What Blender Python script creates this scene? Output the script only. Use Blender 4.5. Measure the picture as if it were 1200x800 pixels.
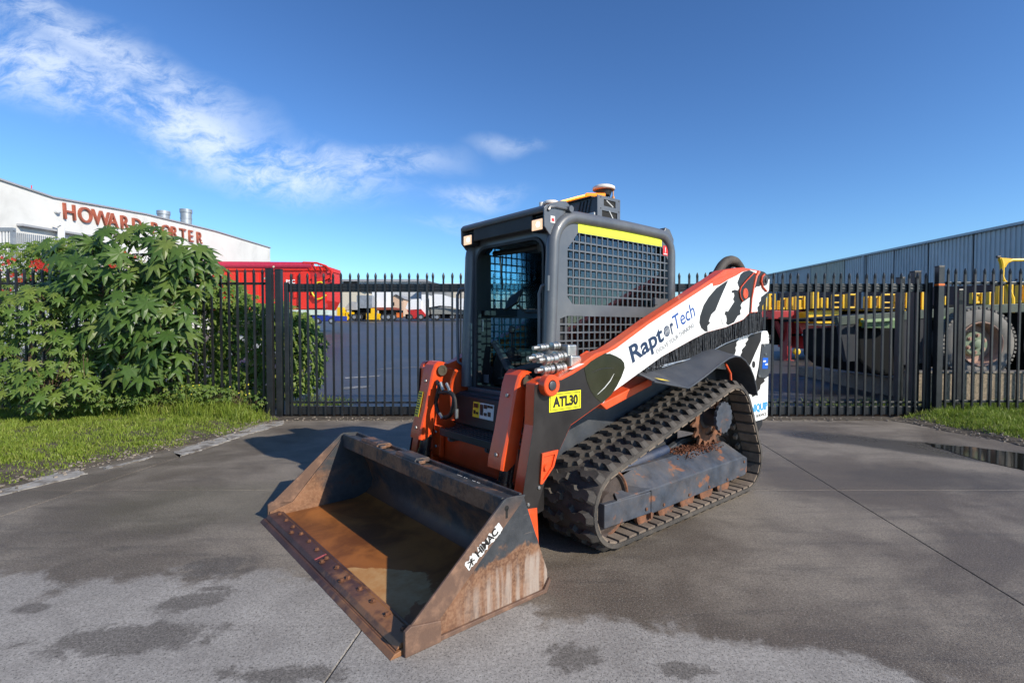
import bpy, bmesh, math, random
import numpy as np
from mathutils import Vector, Matrix
R = math.radians
random.seed(7); rng = np.random.default_rng(7)
scene = bpy.context.scene
for o in list(bpy.data.objects): bpy.data.objects.remove(o, do_unlink=True)
COL = scene.collection

# ---------------------------------------------------------------- camera
F = 604.0; CH = 1.37; PITCH = math.atan(17 / F)
cam_d = bpy.data.cameras.new('camera'); cam = bpy.data.objects.new('camera', cam_d); COL.objects.link(cam)
cam.location = (0, 0, CH); cam.rotation_euler = (R(90) - PITCH, 0, 0)
cam_d.sensor_width = 36; cam_d.lens = 36 * F / 1200; cam_d.clip_start = .05; cam_d.clip_end = 2000
scene.camera = cam
scene.render.resolution_x = 1024; scene.render.resolution_y = 682
# ---------------------------------------------------------------- world, sun, exposure
SUN_EL = R(31); SUN_DIR = Vector((.80 * math.cos(SUN_EL), -.60 * math.cos(SUN_EL), math.sin(SUN_EL)))
world = bpy.data.worlds.new("World"); scene.world = world; world.use_nodes = True
scene.view_settings.view_transform = 'Standard'; scene.view_settings.look = 'None'
scene.view_settings.exposure = 0.38; scene.view_settings.gamma = 1
sl = bpy.data.lights.new('sun', 'SUN'); sl.energy = 4.5; sl.angle = R(.5); sl.color = (1, .91, .77)
so = bpy.data.objects.new('sun', sl); COL.objects.link(so)
so.rotation_euler = (-SUN_DIR).to_track_quat('-Z', 'Y').to_euler()

class N:
    """tiny node-tree helper"""
    def __init__(s, tree):
        s.t = tree; s.n = tree.nodes; s.l = tree.links
    def new(s, typ, ins=None, **kw):
        nd = s.n.new(typ)
        for k, v in kw.items(): setattr(nd, k, v)
        if ins:
            for k, v in ins.items():
                sk = nd.inputs[k]
                if isinstance(v, bpy.types.NodeSocket): s.l.new(v, sk)
                else: sk.default_value = v
        return nd
    def math(s, op, a, b=0.0, c=0.0, clamp=False):
        nd = s.n.new('ShaderNodeMath'); nd.operation = op; nd.use_clamp = clamp
        for i, v in enumerate((a, b, c)):
            if isinstance(v, bpy.types.NodeSocket): s.l.new(v, nd.inputs[i])
            else: nd.inputs[i].default_value = v
        return nd.outputs[0]
    def mix(s, fac, a, b, blend='MIX'):
        nd = s.n.new('ShaderNodeMix'); nd.data_type = 'RGBA'; nd.blend_type = blend
        for sk, v in ((nd.inputs[0], fac), (nd.inputs[6], a), (nd.inputs[7], b)):
            if isinstance(v, bpy.types.NodeSocket): s.l.new(v, sk)
            else: sk.default_value = (*v, 1) if isinstance(v, tuple) and len(v) == 3 else v
        return nd.outputs[2]
    def noise(s, vec, scale, detail=4, rough=.55, dist=0.0):
        nd = s.new('ShaderNodeTexNoise', {'Scale': scale, 'Detail': detail, 'Roughness': rough, 'Distortion': dist})
        if vec is not None: s.l.new(vec, nd.inputs['Vector'])
        return nd.outputs[0]
    def ramp(s, fac, a, b, lo=0.0, hi=1.0):
        nd = s.new('ShaderNodeMapRange', {'Value': fac, 'From Min': a, 'From Max': b, 'To Min': lo, 'To Max': hi}, clamp=True)
        nd.interpolation_type = 'SMOOTHSTEP'
        return nd.outputs[0]
    def mapping(s, vec, loc=(0, 0, 0), rot=(0, 0, 0), scale=(1, 1, 1), typ='POINT'):
        nd = s.new('ShaderNodeMapping', {'Vector': vec, 'Location': loc, 'Rotation': rot, 'Scale': scale}, vector_type=typ)
        return nd.outputs[0]
    def sep(s, vec):
        nd = s.new('ShaderNodeSeparateXYZ', {0: vec}); return nd.outputs

w = N(world.node_tree); w.n.clear()
sky = w.new('ShaderNodeTexSky', sky_type='NISHITA', sun_disc=False)
sky.sun_elevation = SUN_EL; sky.sun_rotation = math.atan2(SUN_DIR.x, SUN_DIR.y)
sky.air_density = 1.0; sky.dust_density = .35; sky.ozone_density = 3.0; sky.altitude = 0
tc = w.new('ShaderNodeTexCoord')
d = w.sep(tc.outputs['Generated'])
den = w.math('MAXIMUM', w.math('ABSOLUTE', d[1]), .08)
cu = w.math('DIVIDE', d[0], den); cv = w.math('DIVIDE', d[2], den)
pc = w.new('ShaderNodeCombineXYZ', {0: cu, 1: cv, 2: 0.0}).outputs[0]
warp = w.new('ShaderNodeTexNoise', {'Vector': pc, 'Scale': 3.0, 'Detail': 4.0})
wv = w.new('ShaderNodeVectorMath', {0: warp.outputs['Color'], 1: (.5, .5, .5)}, operation='SUBTRACT').outputs[0]
wv = w.new('ShaderNodeVectorMath', {0: wv, 'Scale': .16}, operation='SCALE').outputs[0]
pw = w.new('ShaderNodeVectorMath', {0: pc, 1: wv}, operation='ADD').outputs[0]
mask = None
# cloud banks: (centre u, centre v, half length, half width, tilt, weight) on the tangent plane of the horizon
for (px, py, hl, hw, ang, wt) in [(70, 95, 170, 46, 20, .9), (150, 80, 210, 30, 27, .75), (235, 160, 110, 42, 24, 1.0), (330, 200, 150, 32, 10, 1.0),
                                  (430, 203, 110, 20, -2, .7), (560, 232, 60, 16, -4, .55), (590, 182, 50, 12, 0, .40), (545, 262, 70, 12, 0, .30),
                                  (60, 20, 120, 26, 18, .55), (-420, 120, 260, 60, 14, .8)]:
    m = w.mapping(pw, ((px - 600) / F, (383 - py) / F, 0), (0, 0, -R(ang)), (hl / F, hw / F, 1), 'TEXTURE')
    ln = w.new('ShaderNodeVectorMath', {0: m}, operation='LENGTH').outputs[1]
    g = w.math('MULTIPLY', w.ramp(ln, 1.35, .1), wt)
    mask = g if mask is None else w.math('MAXIMUM', mask, g)
n1 = w.noise(w.mapping(pw, (0, 0, 0), (0, 0, R(20)), (1, 2.2, 1)), 5.5, 9, .62, .3)
n2 = w.noise(w.mapping(pw, (3, 1, 0), (0, 0, R(24)), (1, 2.0, 1)), 17, 9, .72, .5)
n1 = w.math('MULTIPLY_ADD', w.math('SUBTRACT', n2, .5), .75, n1)
cl = w.math('MULTIPLY', w.ramp(n1, .30, .66), mask)
cl = w.math('MULTIPLY', cl, .72, clamp=True)
gm = w.new('ShaderNodeGamma', {0: sky.outputs[0], 1: 1.28}).outputs[0]
skyc = w.mix(1.0, gm, (.48, .62, .74), 'MULTIPLY')
fin = w.mix(cl, skyc, (6.6, 7.2, 8.0))
bg = w.new('ShaderNodeBackground', {'Color': fin, 'Strength': .118})
wo = w.new('ShaderNodeOutputWorld', {'Surface': bg.outputs[0]})

# ---------------------------------------------------------------- calibrated helpers
def ray(u, v):
    a = (u - 600) / F; c = -(v - 400) / F
    return Vector((a, math.cos(PITCH) + c * math.sin(PITCH), -math.sin(PITCH) + c * math.cos(PITCH)))
def at(u, v, Y):
    r = ray(u, v); return Vector((0, 0, CH)) + r * (Y / r.y)
def gp(u, v, z=0.0):
    r = ray(u, v); return Vector((0, 0, CH)) + r * ((z - CH) / r.z)
def yard(Y): return max(0.0, min(Y, 90) - 7.9) * .042
# loader frame: x forward, y to its left, z up, origin between the ends of the cutting edge
FW = Vector((-.7643, -.6449)); LF = Vector((.6449, -.7643)); O2 = Vector((-1.1317, 2.8342))
def onY(u, v, y):
    r = ray(u, v); r2 = Vector((r.x, r.y)); t = (y - (-O2).dot(LF)) / r2.dot(LF)
    p = Vector((0, 0, CH)) + r * t; q = Vector((p.x, p.y)) - O2
    return (q.dot(FW), p.z)

# ---------------------------------------------------------------- materials
MATS = {}
def mat(name, col, rough=.5, metal=0.0, var=.12, vscale=6.0, bump=0.0, bscale=60.0, dust=0.0, dustcol=(.30, .25, .19), spec=.5,
        coat=0.0, col2=None, c2scale=3.0, c2lo=.5, c2hi=.6, emit=None, es=1.0, chips=None, space='Object'):
    if name in MATS: return MATS[name]
    m = bpy.data.materials.new(name); m.use_nodes = True; t = N(m.node_tree); t.n.clear()
    out = t.new('ShaderNodeOutputMaterial'); b = t.new('ShaderNodeBsdfPrincipled'); t.l.new(b.outputs[0], out.inputs[0])
    co = t.new('ShaderNodeTexCoord').outputs['Object'] if space == 'Object' else t.new('ShaderNodeNewGeometry').outputs['Position']
    nz = t.noise(co, vscale, 6, .6)
    c = t.mix(t.ramp(nz, .25, .75), tuple(x * (1 - var) for x in col), tuple(min(1, x * (1 + var)) for x in col))
    if col2: c = t.mix(t.ramp(t.noise(co, c2scale, 7, .65, .4), c2lo, c2hi), c, col2)
    if chips:
        ch = t.math('MULTIPLY', t.ramp(t.noise(co, 55, 5, .7), .66, .69), t.ramp(t.noise(co, 4, 3, .6), .45, .6)); c = t.mix(ch, c, chips)
    rg = t.math('MULTIPLY_ADD', nz, .3, rough - .15, clamp=True)
    if dust > 0:
        dn = t.math('MULTIPLY', t.ramp(t.noise(co, 3.3, 8, .7), .35, .8), dust)
        sp = t.math('MULTIPLY', t.ramp(t.noise(co, 150, 2, .5), .62, .72), dust)
        dn = t.math('MAXIMUM', dn, sp)
        c = t.mix(dn, c, dustcol); rg = t.math('MULTIPLY_ADD', dn, .4, rg, clamp=True)
    t.l.new(c, b.inputs['Base Color']); t.l.new(rg, b.inputs['Roughness'])
    b.inputs['Metallic'].default_value = metal; b.inputs['Specular IOR Level'].default_value = spec
    b.inputs['Coat Weight'].default_value = coat; b.inputs['Coat Roughness'].default_value = .12
    if bump:
        bp = t.new('ShaderNodeBump', {'Height': t.noise(co, bscale, 5, .6), 'Strength': bump, 'Distance': .01})
        t.l.new(bp.outputs[0], b.inputs['Normal'])
    if emit:
        b.inputs['Emission Color'].default_value = (*emit, 1); b.inputs['Emission Strength'].default_value = es
    MATS[name] = m; return m

ORANGE = mat('orange_paint', (.70, .068, .008), .38, var=.12, dust=.30, dustcol=(.42, .16, .08), coat=.3, bump=.05, bscale=25, chips=(.13, .035, .015))
BLACKP = mat('black_paint', (.014, .013, .013), .30, var=.2, dust=.14, coat=.25, dustcol=(.12, .11, .10))
CABGREY = mat('cab_grey_paint', (.085, .094, .108), .36, var=.10, dust=.22, coat=.2, dustcol=(.26, .25, .23))
DARKGREY = mat('dark_grey_steel', (.040, .046, .056), .42, var=.2, dust=.25, dustcol=(.20, .19, .17), bump=.05)
PLASTIC = mat('black_plastic', (.012, .012, .013), .55, var=.2, dust=.14, bump=.1, bscale=140, dustcol=(.12, .11, .1))
RUBBER = mat('rubber', (.034, .031, .028), .66, var=.3, dust=.7, dustcol=(.17, .14, .11), bump=.25, bscale=50, vscale=9)
RUBIN = mat('rubber_inner', (.13, .10, .075), .85, var=.35, dust=.9, dustcol=(.27, .21, .16), bump=.3, bscale=40)
CHROME = mat('chrome', (.46, .45, .42), .42, metal=1.0, var=.1, vscale=20)
STEEL = mat('zinc_steel', (.45, .44, .42), .38, metal=.9, var=.15, vscale=30)
WHITE = mat('white_vinyl', (.78, .78, .76), .38, var=.03, dust=.12, dustcol=(.50, .47, .42), coat=.2)
VBLACK = mat('black_vinyl', (.018, .015, .014), .34, var=.15, dust=.10, dustcol=(.14, .13, .12))
OLIVE = mat('olive_black_vinyl', (.020, .024, .009), .14, var=.15, coat=.5, dust=.06)
YELLOW = mat('fluoro_yellow', (.80, .88, .04), .5, var=.03)
SIGNY = mat('sign_yellow', (.80, .74, .02), .45, var=.04)
LABY = mat('label_yellow', (.80, .58, .03), .5, var=.06)
NAVY = mat('navy_print', (.012, .030, .075), .45, var=.05)
BLUE = mat('blue_print', (.012, .07, .28), .45, var=.05)
CYAN = mat('cyan_print', (.01, .30, .62), .45, var=.05)
GREYPRINT = mat('grey_print', (.12, .13, .15), .5, var=.05)
BLUESTICK = mat('blue_sticker', (.01, .10, .50), .4, var=.05)
REDSTICK = mat('red_sticker', (.62, .03, .03), .4, var=.05)
LABWHITE = mat('label_white', (.62, .62, .60), .5, var=.08, vscale=60)
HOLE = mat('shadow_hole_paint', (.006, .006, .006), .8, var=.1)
FABRIC = mat('pad_fabric', (.035, .038, .042), .75, var=.2, bump=.3, bscale=160)
RUSTY = mat('rusty_steel', (.16, .065, .030), .75, var=.45, vscale=14, bump=.5, bscale=55, col2=(.055, .04, .034), c2scale=7, c2lo=.5, c2hi=.65)
GUARDM = mat('scuffed_blue_grey_steel', (.040, .050, .068), .45, var=.35, vscale=9, bump=.12, bscale=40, dust=.42, dustcol=(.17, .13, .10),
             col2=(.20, .075, .033), c2scale=6.5, c2lo=.57, c2hi=.64, chips=(.22, .10, .05))
FENCEM = mat('black_fence_paint', (.012, .013, .015), .34, var=.25, dust=.10, dustcol=(.12, .12, .12), space='World')

def glassm(name, col, rough=.04, alpha=.35):
    m = bpy.data.materials.new(name); m.use_nodes = True; t = N(m.node_tree); t.n.clear()
    out = t.new('ShaderNodeOutputMaterial')
    gl = t.new('ShaderNodeBsdfGlossy', {'Color': (.9, .95, 1, 1), 'Roughness': rough})
    tr = t.new('ShaderNodeBsdfTransparent', {'Color': (*col, 1)})
    fr = t.new('ShaderNodeFresnel', {'IOR': 1.5})
    f2 = t.math('ADD', fr.outputs[0], alpha * .15, clamp=True)
    mx = t.new('ShaderNodeMixShader', {0: f2, 1: tr.outputs[0], 2: gl.outputs[0]})
    t.l.new(mx.outputs[0], out.inputs[0]); return m
TINT = glassm('tinted_glass', (.55, .80, .88))
LENS = mat('lamp_lens', (.8, .6, .4), .2, var=.3, vscale=60, emit=(1.0, .62, .36), es=.75)
AMBER = mat('amber_led', (.55, .16, .01), .3, var=.3, vscale=70, emit=(1.0, .27, .015), es=1.0)
DISCM = mat('antenna_white', (.75, .70, .62), .4, var=.05)

def rust_paint(name, mode):
    """worn black bucket steel: paint high up, rust and scraped metal lower down"""
    m = bpy.data.materials.new(name); m.use_nodes = True; t = N(m.node_tree); t.n.clear()
    out = t.new('ShaderNodeOutputMaterial'); b = t.new('ShaderNodeBsdfPrincipled'); t.l.new(b.outputs[0], out.inputs[0])
    co = t.new('ShaderNodeTexCoord').outputs['Object']; s = t.sep(co)
    big = t.noise(co, 3.2, 8, .62, .6); med = t.noise(co, 11, 7, .65); fine = t.noise(co, 70, 4, .6)
    streak = t.noise(t.mapping(co, scale=(26, 26, 2.0)), 1.0, 5, .6)
    paint = t.mix(t.ramp(med, .3, .8), (.020, .023, .028), (.052, .056, .062))
    rust = t.mix(t.ramp(med, .3, .7), (.085, .036, .018), (.21, .100, .052))
    rust = t.mix(t.ramp(fine, .42, .62, 0, .5), rust, (.29, .165, .095))
    dark = t.mix(t.ramp(fine, .3, .7), (.030, .016, .012), (.065, .030, .020))
    if mode == 'outer':
        h = t.math('ADD', s[2], t.math('MULTIPLY', t.math('SUBTRACT', big, .5), .34)); h = t.math('ADD', h, t.math('MULTIPLY', t.math('ADD', s[0], .6), .12))
        k = t.ramp(h, .272, .245)
        c = t.mix(k, paint, rust)
        pale = t.math('MULTIPLY', t.ramp(streak, .38, .62), t.math('MULTIPLY', t.ramp(h, .23, .15), t.ramp(s[0], -.25, -.55)))
        c = t.mix(t.math('MULTIPLY', pale, .85), c, (.34, .28, .235))
        scr = t.ramp(t.noise(t.mapping(co, rot=(0, R(38), 0), scale=(4, 4, 90)), 1.0, 3, .5), .68, .73)
        c = t.mix(t.math('MULTIPLY', scr, .5), c, (.30, .22, .17)); rg = .68; bs = .35
    elif mode == 'strip':
        a = t.math('ADD', s[0], t.math('MULTIPLY', s[2], -1.0))
        k = t.ramp(t.math('ADD', s[2], t.math('MULTIPLY', t.math('SUBTRACT', big, .5), .30)), .52, .36)
        c = t.mix(k, paint, t.mix(t.ramp(med, .45, .7), (.12, .068, .046), (.24, .135, .085))); rg = .65; bs = .3
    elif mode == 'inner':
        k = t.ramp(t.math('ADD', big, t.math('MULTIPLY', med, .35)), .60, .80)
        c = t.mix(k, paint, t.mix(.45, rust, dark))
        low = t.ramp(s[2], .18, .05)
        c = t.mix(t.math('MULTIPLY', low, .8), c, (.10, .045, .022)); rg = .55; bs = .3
    elif mode == 'sidein':
        h = t.math('ADD', t.math('MULTIPLY', s[0], .9), t.math('MULTIPLY', t.math('SUBTRACT', big, .5), .5))
        k = t.ramp(h, -.50, -.36)
        c = t.mix(k, t.mix(t.ramp(med, .5, .7), paint, dark), t.mix(.25, rust, (.30, .15, .075))); rg = .6; bs = .3
    elif mode == 'floor':
        brown = t.mix(t.ramp(big, .35, .65), (.13, .042, .009), (.30, .105, .022))
        tan = t.mix(t.ramp(med, .3, .7), (.36, .165, .050), (.44, .26, .11))
        # lighter, rougher tan island towards the front left of the pan
        q = t.mapping(co, (-.17, .46, 0), (0, 0, R(12)), (.30, .33, 1), 'TEXTURE')
        ln = t.new('ShaderNodeVectorMath', {0: q}, operation='LENGTH').outputs[1]
        isl = t.ramp(t.math('ADD', ln, t.math('MULTIPLY', t.math('SUBTRACT', big, .5), 2.4)), 1.0, .90)
        c = t.mix(isl, brown, tan)
        edge = t.ramp(s[0], -.16, -.10); c = t.mix(t.math('MULTIPLY', edge, .7), c, (.055, .024, .018))
        rr = t.mix(isl, (.48, .48, .48), (.7, .7, .7)); bs = .18
        c = t.mix(t.ramp(fine, .66, .72, 0, .5), c, (.42, .22, .08))
    elif mode == 'edge':
        c = t.mix(t.ramp(big, .4, .6), (.050, .022, .018), (.085, .042, .034))
        sc = t.math('ADD', t.math('MULTIPLY', s[1], .5), t.math('MULTIPLY', t.math('SUBTRACT', med, .5), 1.2))
        c = t.mix(t.ramp(sc, .05, .40), c, (.25, .115, .05)); rg = .5; bs = .4
    elif mode == 'beam':
        nzz = t.sep(t.new('ShaderNodeNewGeometry').outputs['Normal'])[2]; big = t.math('SUBTRACT', big, t.math('MULTIPLY', t.ramp(nzz, .5, .9), .14)); 
        k = t.ramp(t.math('ADD', t.math('MULTIPLY', big, .6), t.math('MULTIPLY', med, .4)), .42, .52)
        c = t.mix(k, paint, t.mix(.3, rust, dark)); rg = .6; bs = .35
    t.l.new(c, b.inputs['Base Color'])
    if mode == 'floor': t.l.new(rr, b.inputs['Roughness'])
    else: t.l.new(t.math('MULTIPLY_ADD', fine, .25, rg - .12), b.inputs['Roughness'])
    bp = t.new('ShaderNodeBump', {'Height': t.math('ADD', med, t.math('MULTIPLY', fine, .4)), 'Strength': bs, 'Distance': .008})
    t.l.new(bp.outputs[0], b.inputs['Normal']); return m
RB = {k: rust_paint('bucket_' + k, k) for k in ('outer', 'strip', 'inner', 'sidein', 'floor', 'edge', 'beam')}

# ---------------------------------------------------------------- mesh building
def tag(o, label=None, category=None, group=None, kind=None):
    if label: o['label'] = label
    if category: o['category'] = category
    if group: o['group'] = group
    if kind: o['kind'] = kind
    return o
def empty(name, loc, rz=0, **kw):
    o = bpy.data.objects.new(name, None); COL.objects.link(o); o.location = loc; o.rotation_euler = (0, 0, rz)
    o.empty_display_size = .1
    return tag(o, **kw)
def link(name, me, parent=None, loc=None, **kw):
    o = bpy.data.objects.new(name, me); COL.objects.link(o)
    if parent is not None: o.parent = parent
    if loc is not None: o.location = loc
    return tag(o, **kw)
class MB:
    def __init__(s): s.v = []; s.f = []; s.m = []; s.cm = 0
    def add(s, vs, fs):
        k = len(s.v); s.v += [tuple(p) for p in vs]; s.f += [tuple(i + k for i in f) for f in fs]; s.m += [s.cm] * len(fs); return s
    def box(s, x0, x1, y0, y1, z0, z1):
        return s.add([(x, y, z) for x in (x0, x1) for y in (y0, y1) for z in (z0, z1)],
                     [(0, 1, 3, 2), (4, 6, 7, 5), (0, 4, 5, 1), (2, 3, 7, 6), (0, 2, 6, 4), (1, 5, 7, 3)])
    def obox(s, c, ax, ay, az, hx, hy, hz):
        c = Vector(c); ax = Vector(ax).normalized(); ay = Vector(ay).normalized(); az = Vector(az).normalized()
        return s.add([c + ax * a * hx + ay * b * hy + az * d * hz for a in (-1, 1) for b in (-1, 1) for d in (-1, 1)],
                     [(0, 1, 3, 2), (4, 6, 7, 5), (0, 4, 5, 1), (2, 3, 7, 6), (0, 2, 6, 4), (1, 5, 7, 3)])
    def prism(s, poly, a, b, axis='y'):
        n = len(poly)
        if axis == 'y': g = lambda p, q: (p[0], q, p[1])
        elif axis == 'x': g = lambda p, q: (q, p[0], p[1])
        else: g = lambda p, q: (p[0], p[1], q)
        return s.add([g(p, a) for p in poly] + [g(p, b) for p in poly],
                     [tuple(range(n)), tuple(range(2 * n - 1, n - 1, -1))] + [(i, (i + 1) % n, n + (i + 1) % n, n + i) for i in range(n)])
    def cyl(s, p0, p1, r, n=16, r2=None, cap=True):
        p0 = Vector(p0); p1 = Vector(p1); r2 = r if r2 is None else r2
        d = (p1 - p0).normalized(); a = d.orthogonal().normalized(); b = d.cross(a)
        vs = [p0 + (a * math.cos(t) + b * math.sin(t)) * r for t in [2 * math.pi * i / n for i in range(n)]]
        vs += [p1 + (a * math.cos(t) + b * math.sin(t)) * r2 for t in [2 * math.pi * i / n for i in range(n)]]
        fs = [(i, (i + 1) % n, n + (i + 1) % n, n + i) for i in range(n)]
        if cap: fs += [tuple(range(n)), tuple(range(2 * n - 1, n - 1, -1))]
        return s.add(vs, fs)
    def lathe(s, c, d, prof, n=24, cap=True):
        c = Vector(c); d = Vector(d).normalized(); a = d.orthogonal().normalized(); b = d.cross(a); vs = []; fs = []
        for (h, r) in prof: vs += [c + d * h + (a * math.cos(t) + b * math.sin(t)) * r for t in [2 * math.pi * i / n for i in range(n)]]
        for k in range(len(prof) - 1): fs += [(k * n + i, k * n + (i + 1) % n, (k + 1) * n + (i + 1) % n, (k + 1) * n + i) for i in range(n)]
        if cap: fs += [tuple(range(n)), tuple(range(len(prof) * n - 1, (len(prof) - 1) * n - 1, -1))]
        return s.add(vs, fs)
    def tube(s, pts, r, n=8, closed=False, ry=None):
        pts = [Vector(p) for p in pts]; N_ = len(pts); vs = []; fs = []; prev = None
        for i, p in enumerate(pts):
            if closed: d = pts[(i + 1) % N_] - pts[i - 1]
            else: d = pts[min(i + 1, N_ - 1)] - pts[max(i - 1, 0)]
            d.normalize()
            a = d.orthogonal().normalized() if prev is None else (prev - d * prev.dot(d)).normalized()
            prev = a; b = d.cross(a); rr = r[i] if isinstance(r, (list, tuple)) else r
            vs += [p + (a * math.cos(t) + b * math.sin(t)) * rr for t in [2 * math.pi * k / n for k in range(n)]]
        for i in range(N_ if closed else N_ - 1):
            j = (i + 1) % N_
            fs += [(i * n + k, i * n + (k + 1) % n, j * n + (k + 1) % n, j * n + k) for k in range(n)]
        if not closed: fs += [tuple(range(n)), tuple(range(N_ * n - 1, (N_ - 1) * n - 1, -1))]
        return s.add(vs, fs)
    def sheet(s, A, B, th=(0, 0, -.004)):
        """thin solid between two polylines"""
        n = len(A); th = Vector(th); A = [Vector(p) for p in A]; B = [Vector(p) for p in B]
        vs = A + B + [p + th for p in A] + [p + th for p in B]; fs = []
        for i in range(n - 1):
            fs += [(i, i + 1, n + i + 1, n + i), (2 * n + i, 3 * n + i, 3 * n + i + 1, 2 * n + i + 1), (i, 2 * n + i, 2 * n + i + 1, i + 1), (n + i, n + i + 1, 3 * n + i + 1, 3 * n + i)]
        fs += [(0, n, 3 * n, 2 * n), (n - 1, 3 * n - 1, 4 * n - 1, 2 * n - 1)]
        return s.add(vs, fs)
    def mesh(s, name, mats, smooth=False, ang=35, recalc=True):
        me = bpy.data.meshes.new(name); me.from_pydata(s.v, [], s.f)
        mats = mats if isinstance(mats, (list, tuple)) else [mats]
        for m in mats: me.materials.append(m)
        me.polygons.foreach_set('material_index', s.m)
        if recalc:
            bm = bmesh.new(); bm.from_mesh(me); bmesh.ops.recalc_face_normals(bm, faces=bm.faces); bm.to_mesh(me); bm.free()
        if smooth:
            me.polygons.foreach_set('use_smooth', [True] * len(me.polygons)); me.set_sharp_from_angle(angle=R(ang))
        me.update(); return me
    def build(s, name, mats, parent=None, smooth=False, bevel=0.0, seg=2, ang=35, **kw):
        o = link(name, s.mesh(name, mats, smooth, ang), parent, **kw)
        if bevel:
            b = o.modifiers.new('bevel', 'BEVEL'); b.width = bevel; b.segments = seg; b.limit_method = 'ANGLE'; b.angle_limit = R(40)
            b.harden_normals = False
        return o
def sm(P, k=4):
    P = [Vector(p) for p in P]; out = []
    for i in range(len(P) - 1):
        a, b, c, d = P[max(i - 1, 0)], P[i], P[i + 1], P[min(i + 2, len(P) - 1)]
        for j in range(k):
            t = j / k; out.append(.5 * ((2 * b) + (c - a) * t + (2 * a - 5 * b + 4 * c - d) * t * t + (3 * b - a - 3 * c + d) * t ** 3))
    return out + [P[-1]]
def mb(): return MB()
def text(name, body, size, origin, xd, up, m, parent, depth=.0015, bold=0.0, shear=0.0, align='LEFT', spacing=1.0, fit=None, **kw):
    cu = bpy.data.curves.new(name, 'FONT'); cu.body = body; cu.size = size; cu.extrude = depth; cu.offset = bold; cu.shear = shear
    cu.align_x = align; cu.space_character = spacing; cu.resolution_u = 4
    t = bpy.data.objects.new(name, cu); me = bpy.data.meshes.new_from_object(t); bpy.data.objects.remove(t)
    if fit:
        xs = [v.co.x for v in me.vertices]; ys = [v.co.y for v in me.vertices]; kx = fit[0] / (max(xs) - min(xs)); ky = fit[1] / (max(ys) - min(ys))
        me.transform(Matrix.Diagonal((kx, ky, 1, 1)) @ Matrix.Translation((-min(xs), -min(ys), 0)))
    xd = Vector(xd).normalized(); up = Vector(up); up = (up - xd * up.dot(xd)).normalized(); z = xd.cross(up); o = Vector(origin)
    M = Matrix(((xd.x, up.x, z.x, o.x), (xd.y, up.y, z.y, o.y), (xd.z, up.z, z.z, o.z), (0, 0, 0, 1)))
    me.transform(M); me.materials.clear(); me.materials.append(m)
    return link(name, me, parent, **kw)
def arc(cx, cz, r, a0, a1, n):
    return [(cx + r * math.cos(R(a0 + (a1 - a0) * i / n)), cz + r * math.sin(R(a0 + (a1 - a0) * i / n))) for i in range(n + 1)]
def bolt_mesh(r, h, axis, m=None):
    b = MB(); d = {'x': (1, 0, 0), 'y': (0, 1, 0), 'z': (0, 0, 1)}[axis]; d = Vector(d)
    b.lathe((0, 0, 0), d, [(0, r), (h * .7, r), (h, r * .75)], 6); return b.mesh('bolt', m or STEEL)
# ================================================================= COMPACT TRACK LOADER
def onX(u, v, x):
    r = ray(u, v); r2 = Vector((r.x, r.y)); t = (x - (-O2).dot(FW)) / r2.dot(FW)
    p = Vector((0, 0, CH)) + r * t; q = Vector((p.x, p.y)) - O2
    return (q.dot(LF), p.z)
def ringprism(b, outer, inner, a, c, axis='x'):
    n = len(outer); g = (lambda p, q: (q, p[0], p[1])) if axis == 'x' else (lambda p, q: (p[0], q, p[1]))
    vs = [g(p, a) for p in outer] + [g(p, a) for p in inner] + [g(p, c) for p in outer] + [g(p, c) for p in inner]; fs = []
    for i in range(n):
        j = (i + 1) % n
        fs += [(i, j, n + j, n + i), (2 * n + i, 3 * n + i, 3 * n + j, 2 * n + j), (i, 2 * n + i, 2 * n + j, j), (n + i, n + j, 3 * n + j, 3 * n + i)]
    b.add(vs, fs)
def rrect(x0, x1, z0, z1, r, n=6, rs=None):
    rs = rs or (r, r, r, r); p = []
    for (cx, cz, a, rr) in ((x1 - rs[0], z1 - rs[0], 0, rs[0]), (x0 + rs[1], z1 - rs[1], 90, rs[1]), (x0 + rs[2], z0 + rs[2], 180, rs[2]), (x1 - rs[3], z0 + rs[3], 270, rs[3])):
        p += arc(cx, cz, rr, a, a + 90, n)
    return p
L = empty('compact_track_loader', (O2.x, O2.y, 0), math.atan2(FW.y, FW.x),
          label='orange and black compact track loader with zebra stripes and a rusty bucket', category='track loader')

# ---------------------------------------------------------------- bucket
BT = .54
prof_o = [(-.02, 0.0), (-.70, 0.0), (-.80, .020), (-.860, .075), (-.868, .15), (-.83, .28), (-.735, .46)]
prof_i = [(-.02, .020), (-.69, .024), (-.775, .050), (-.825, .100), (-.835, .155), (-.80, .27), (-.70, .455)]
b = mb(); b.prism(prof_o + prof_i[::-1], -.976, .976)
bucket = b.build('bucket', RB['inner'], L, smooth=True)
b = mb(); b.add([(-.03, -.974, .0245), (-.03, .974, .0245), (-.69, .974, .0285), (-.69, -.974, .0285), (-.775, .974, .0545), (-.775, -.974, .0545)], [(0, 1, 2, 3), (3, 2, 4, 5)])
b.build('floor_plate', RB['floor'], bucket, smooth=True)
b = mb()   # top beam: an open channel with two rims
b.prism([(-.592, .445), (-.592, BT + .002), (-.606, BT + .006), (-.612, BT - .010), (-.702, BT - .020), (-.706, BT + .002), (-.722, BT + .002), (-.738, .45), (-.70, .43), (-.62, .43)], -.975, .975)
b.build('top_beam', RB['beam'], bucket, bevel=.004)
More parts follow.
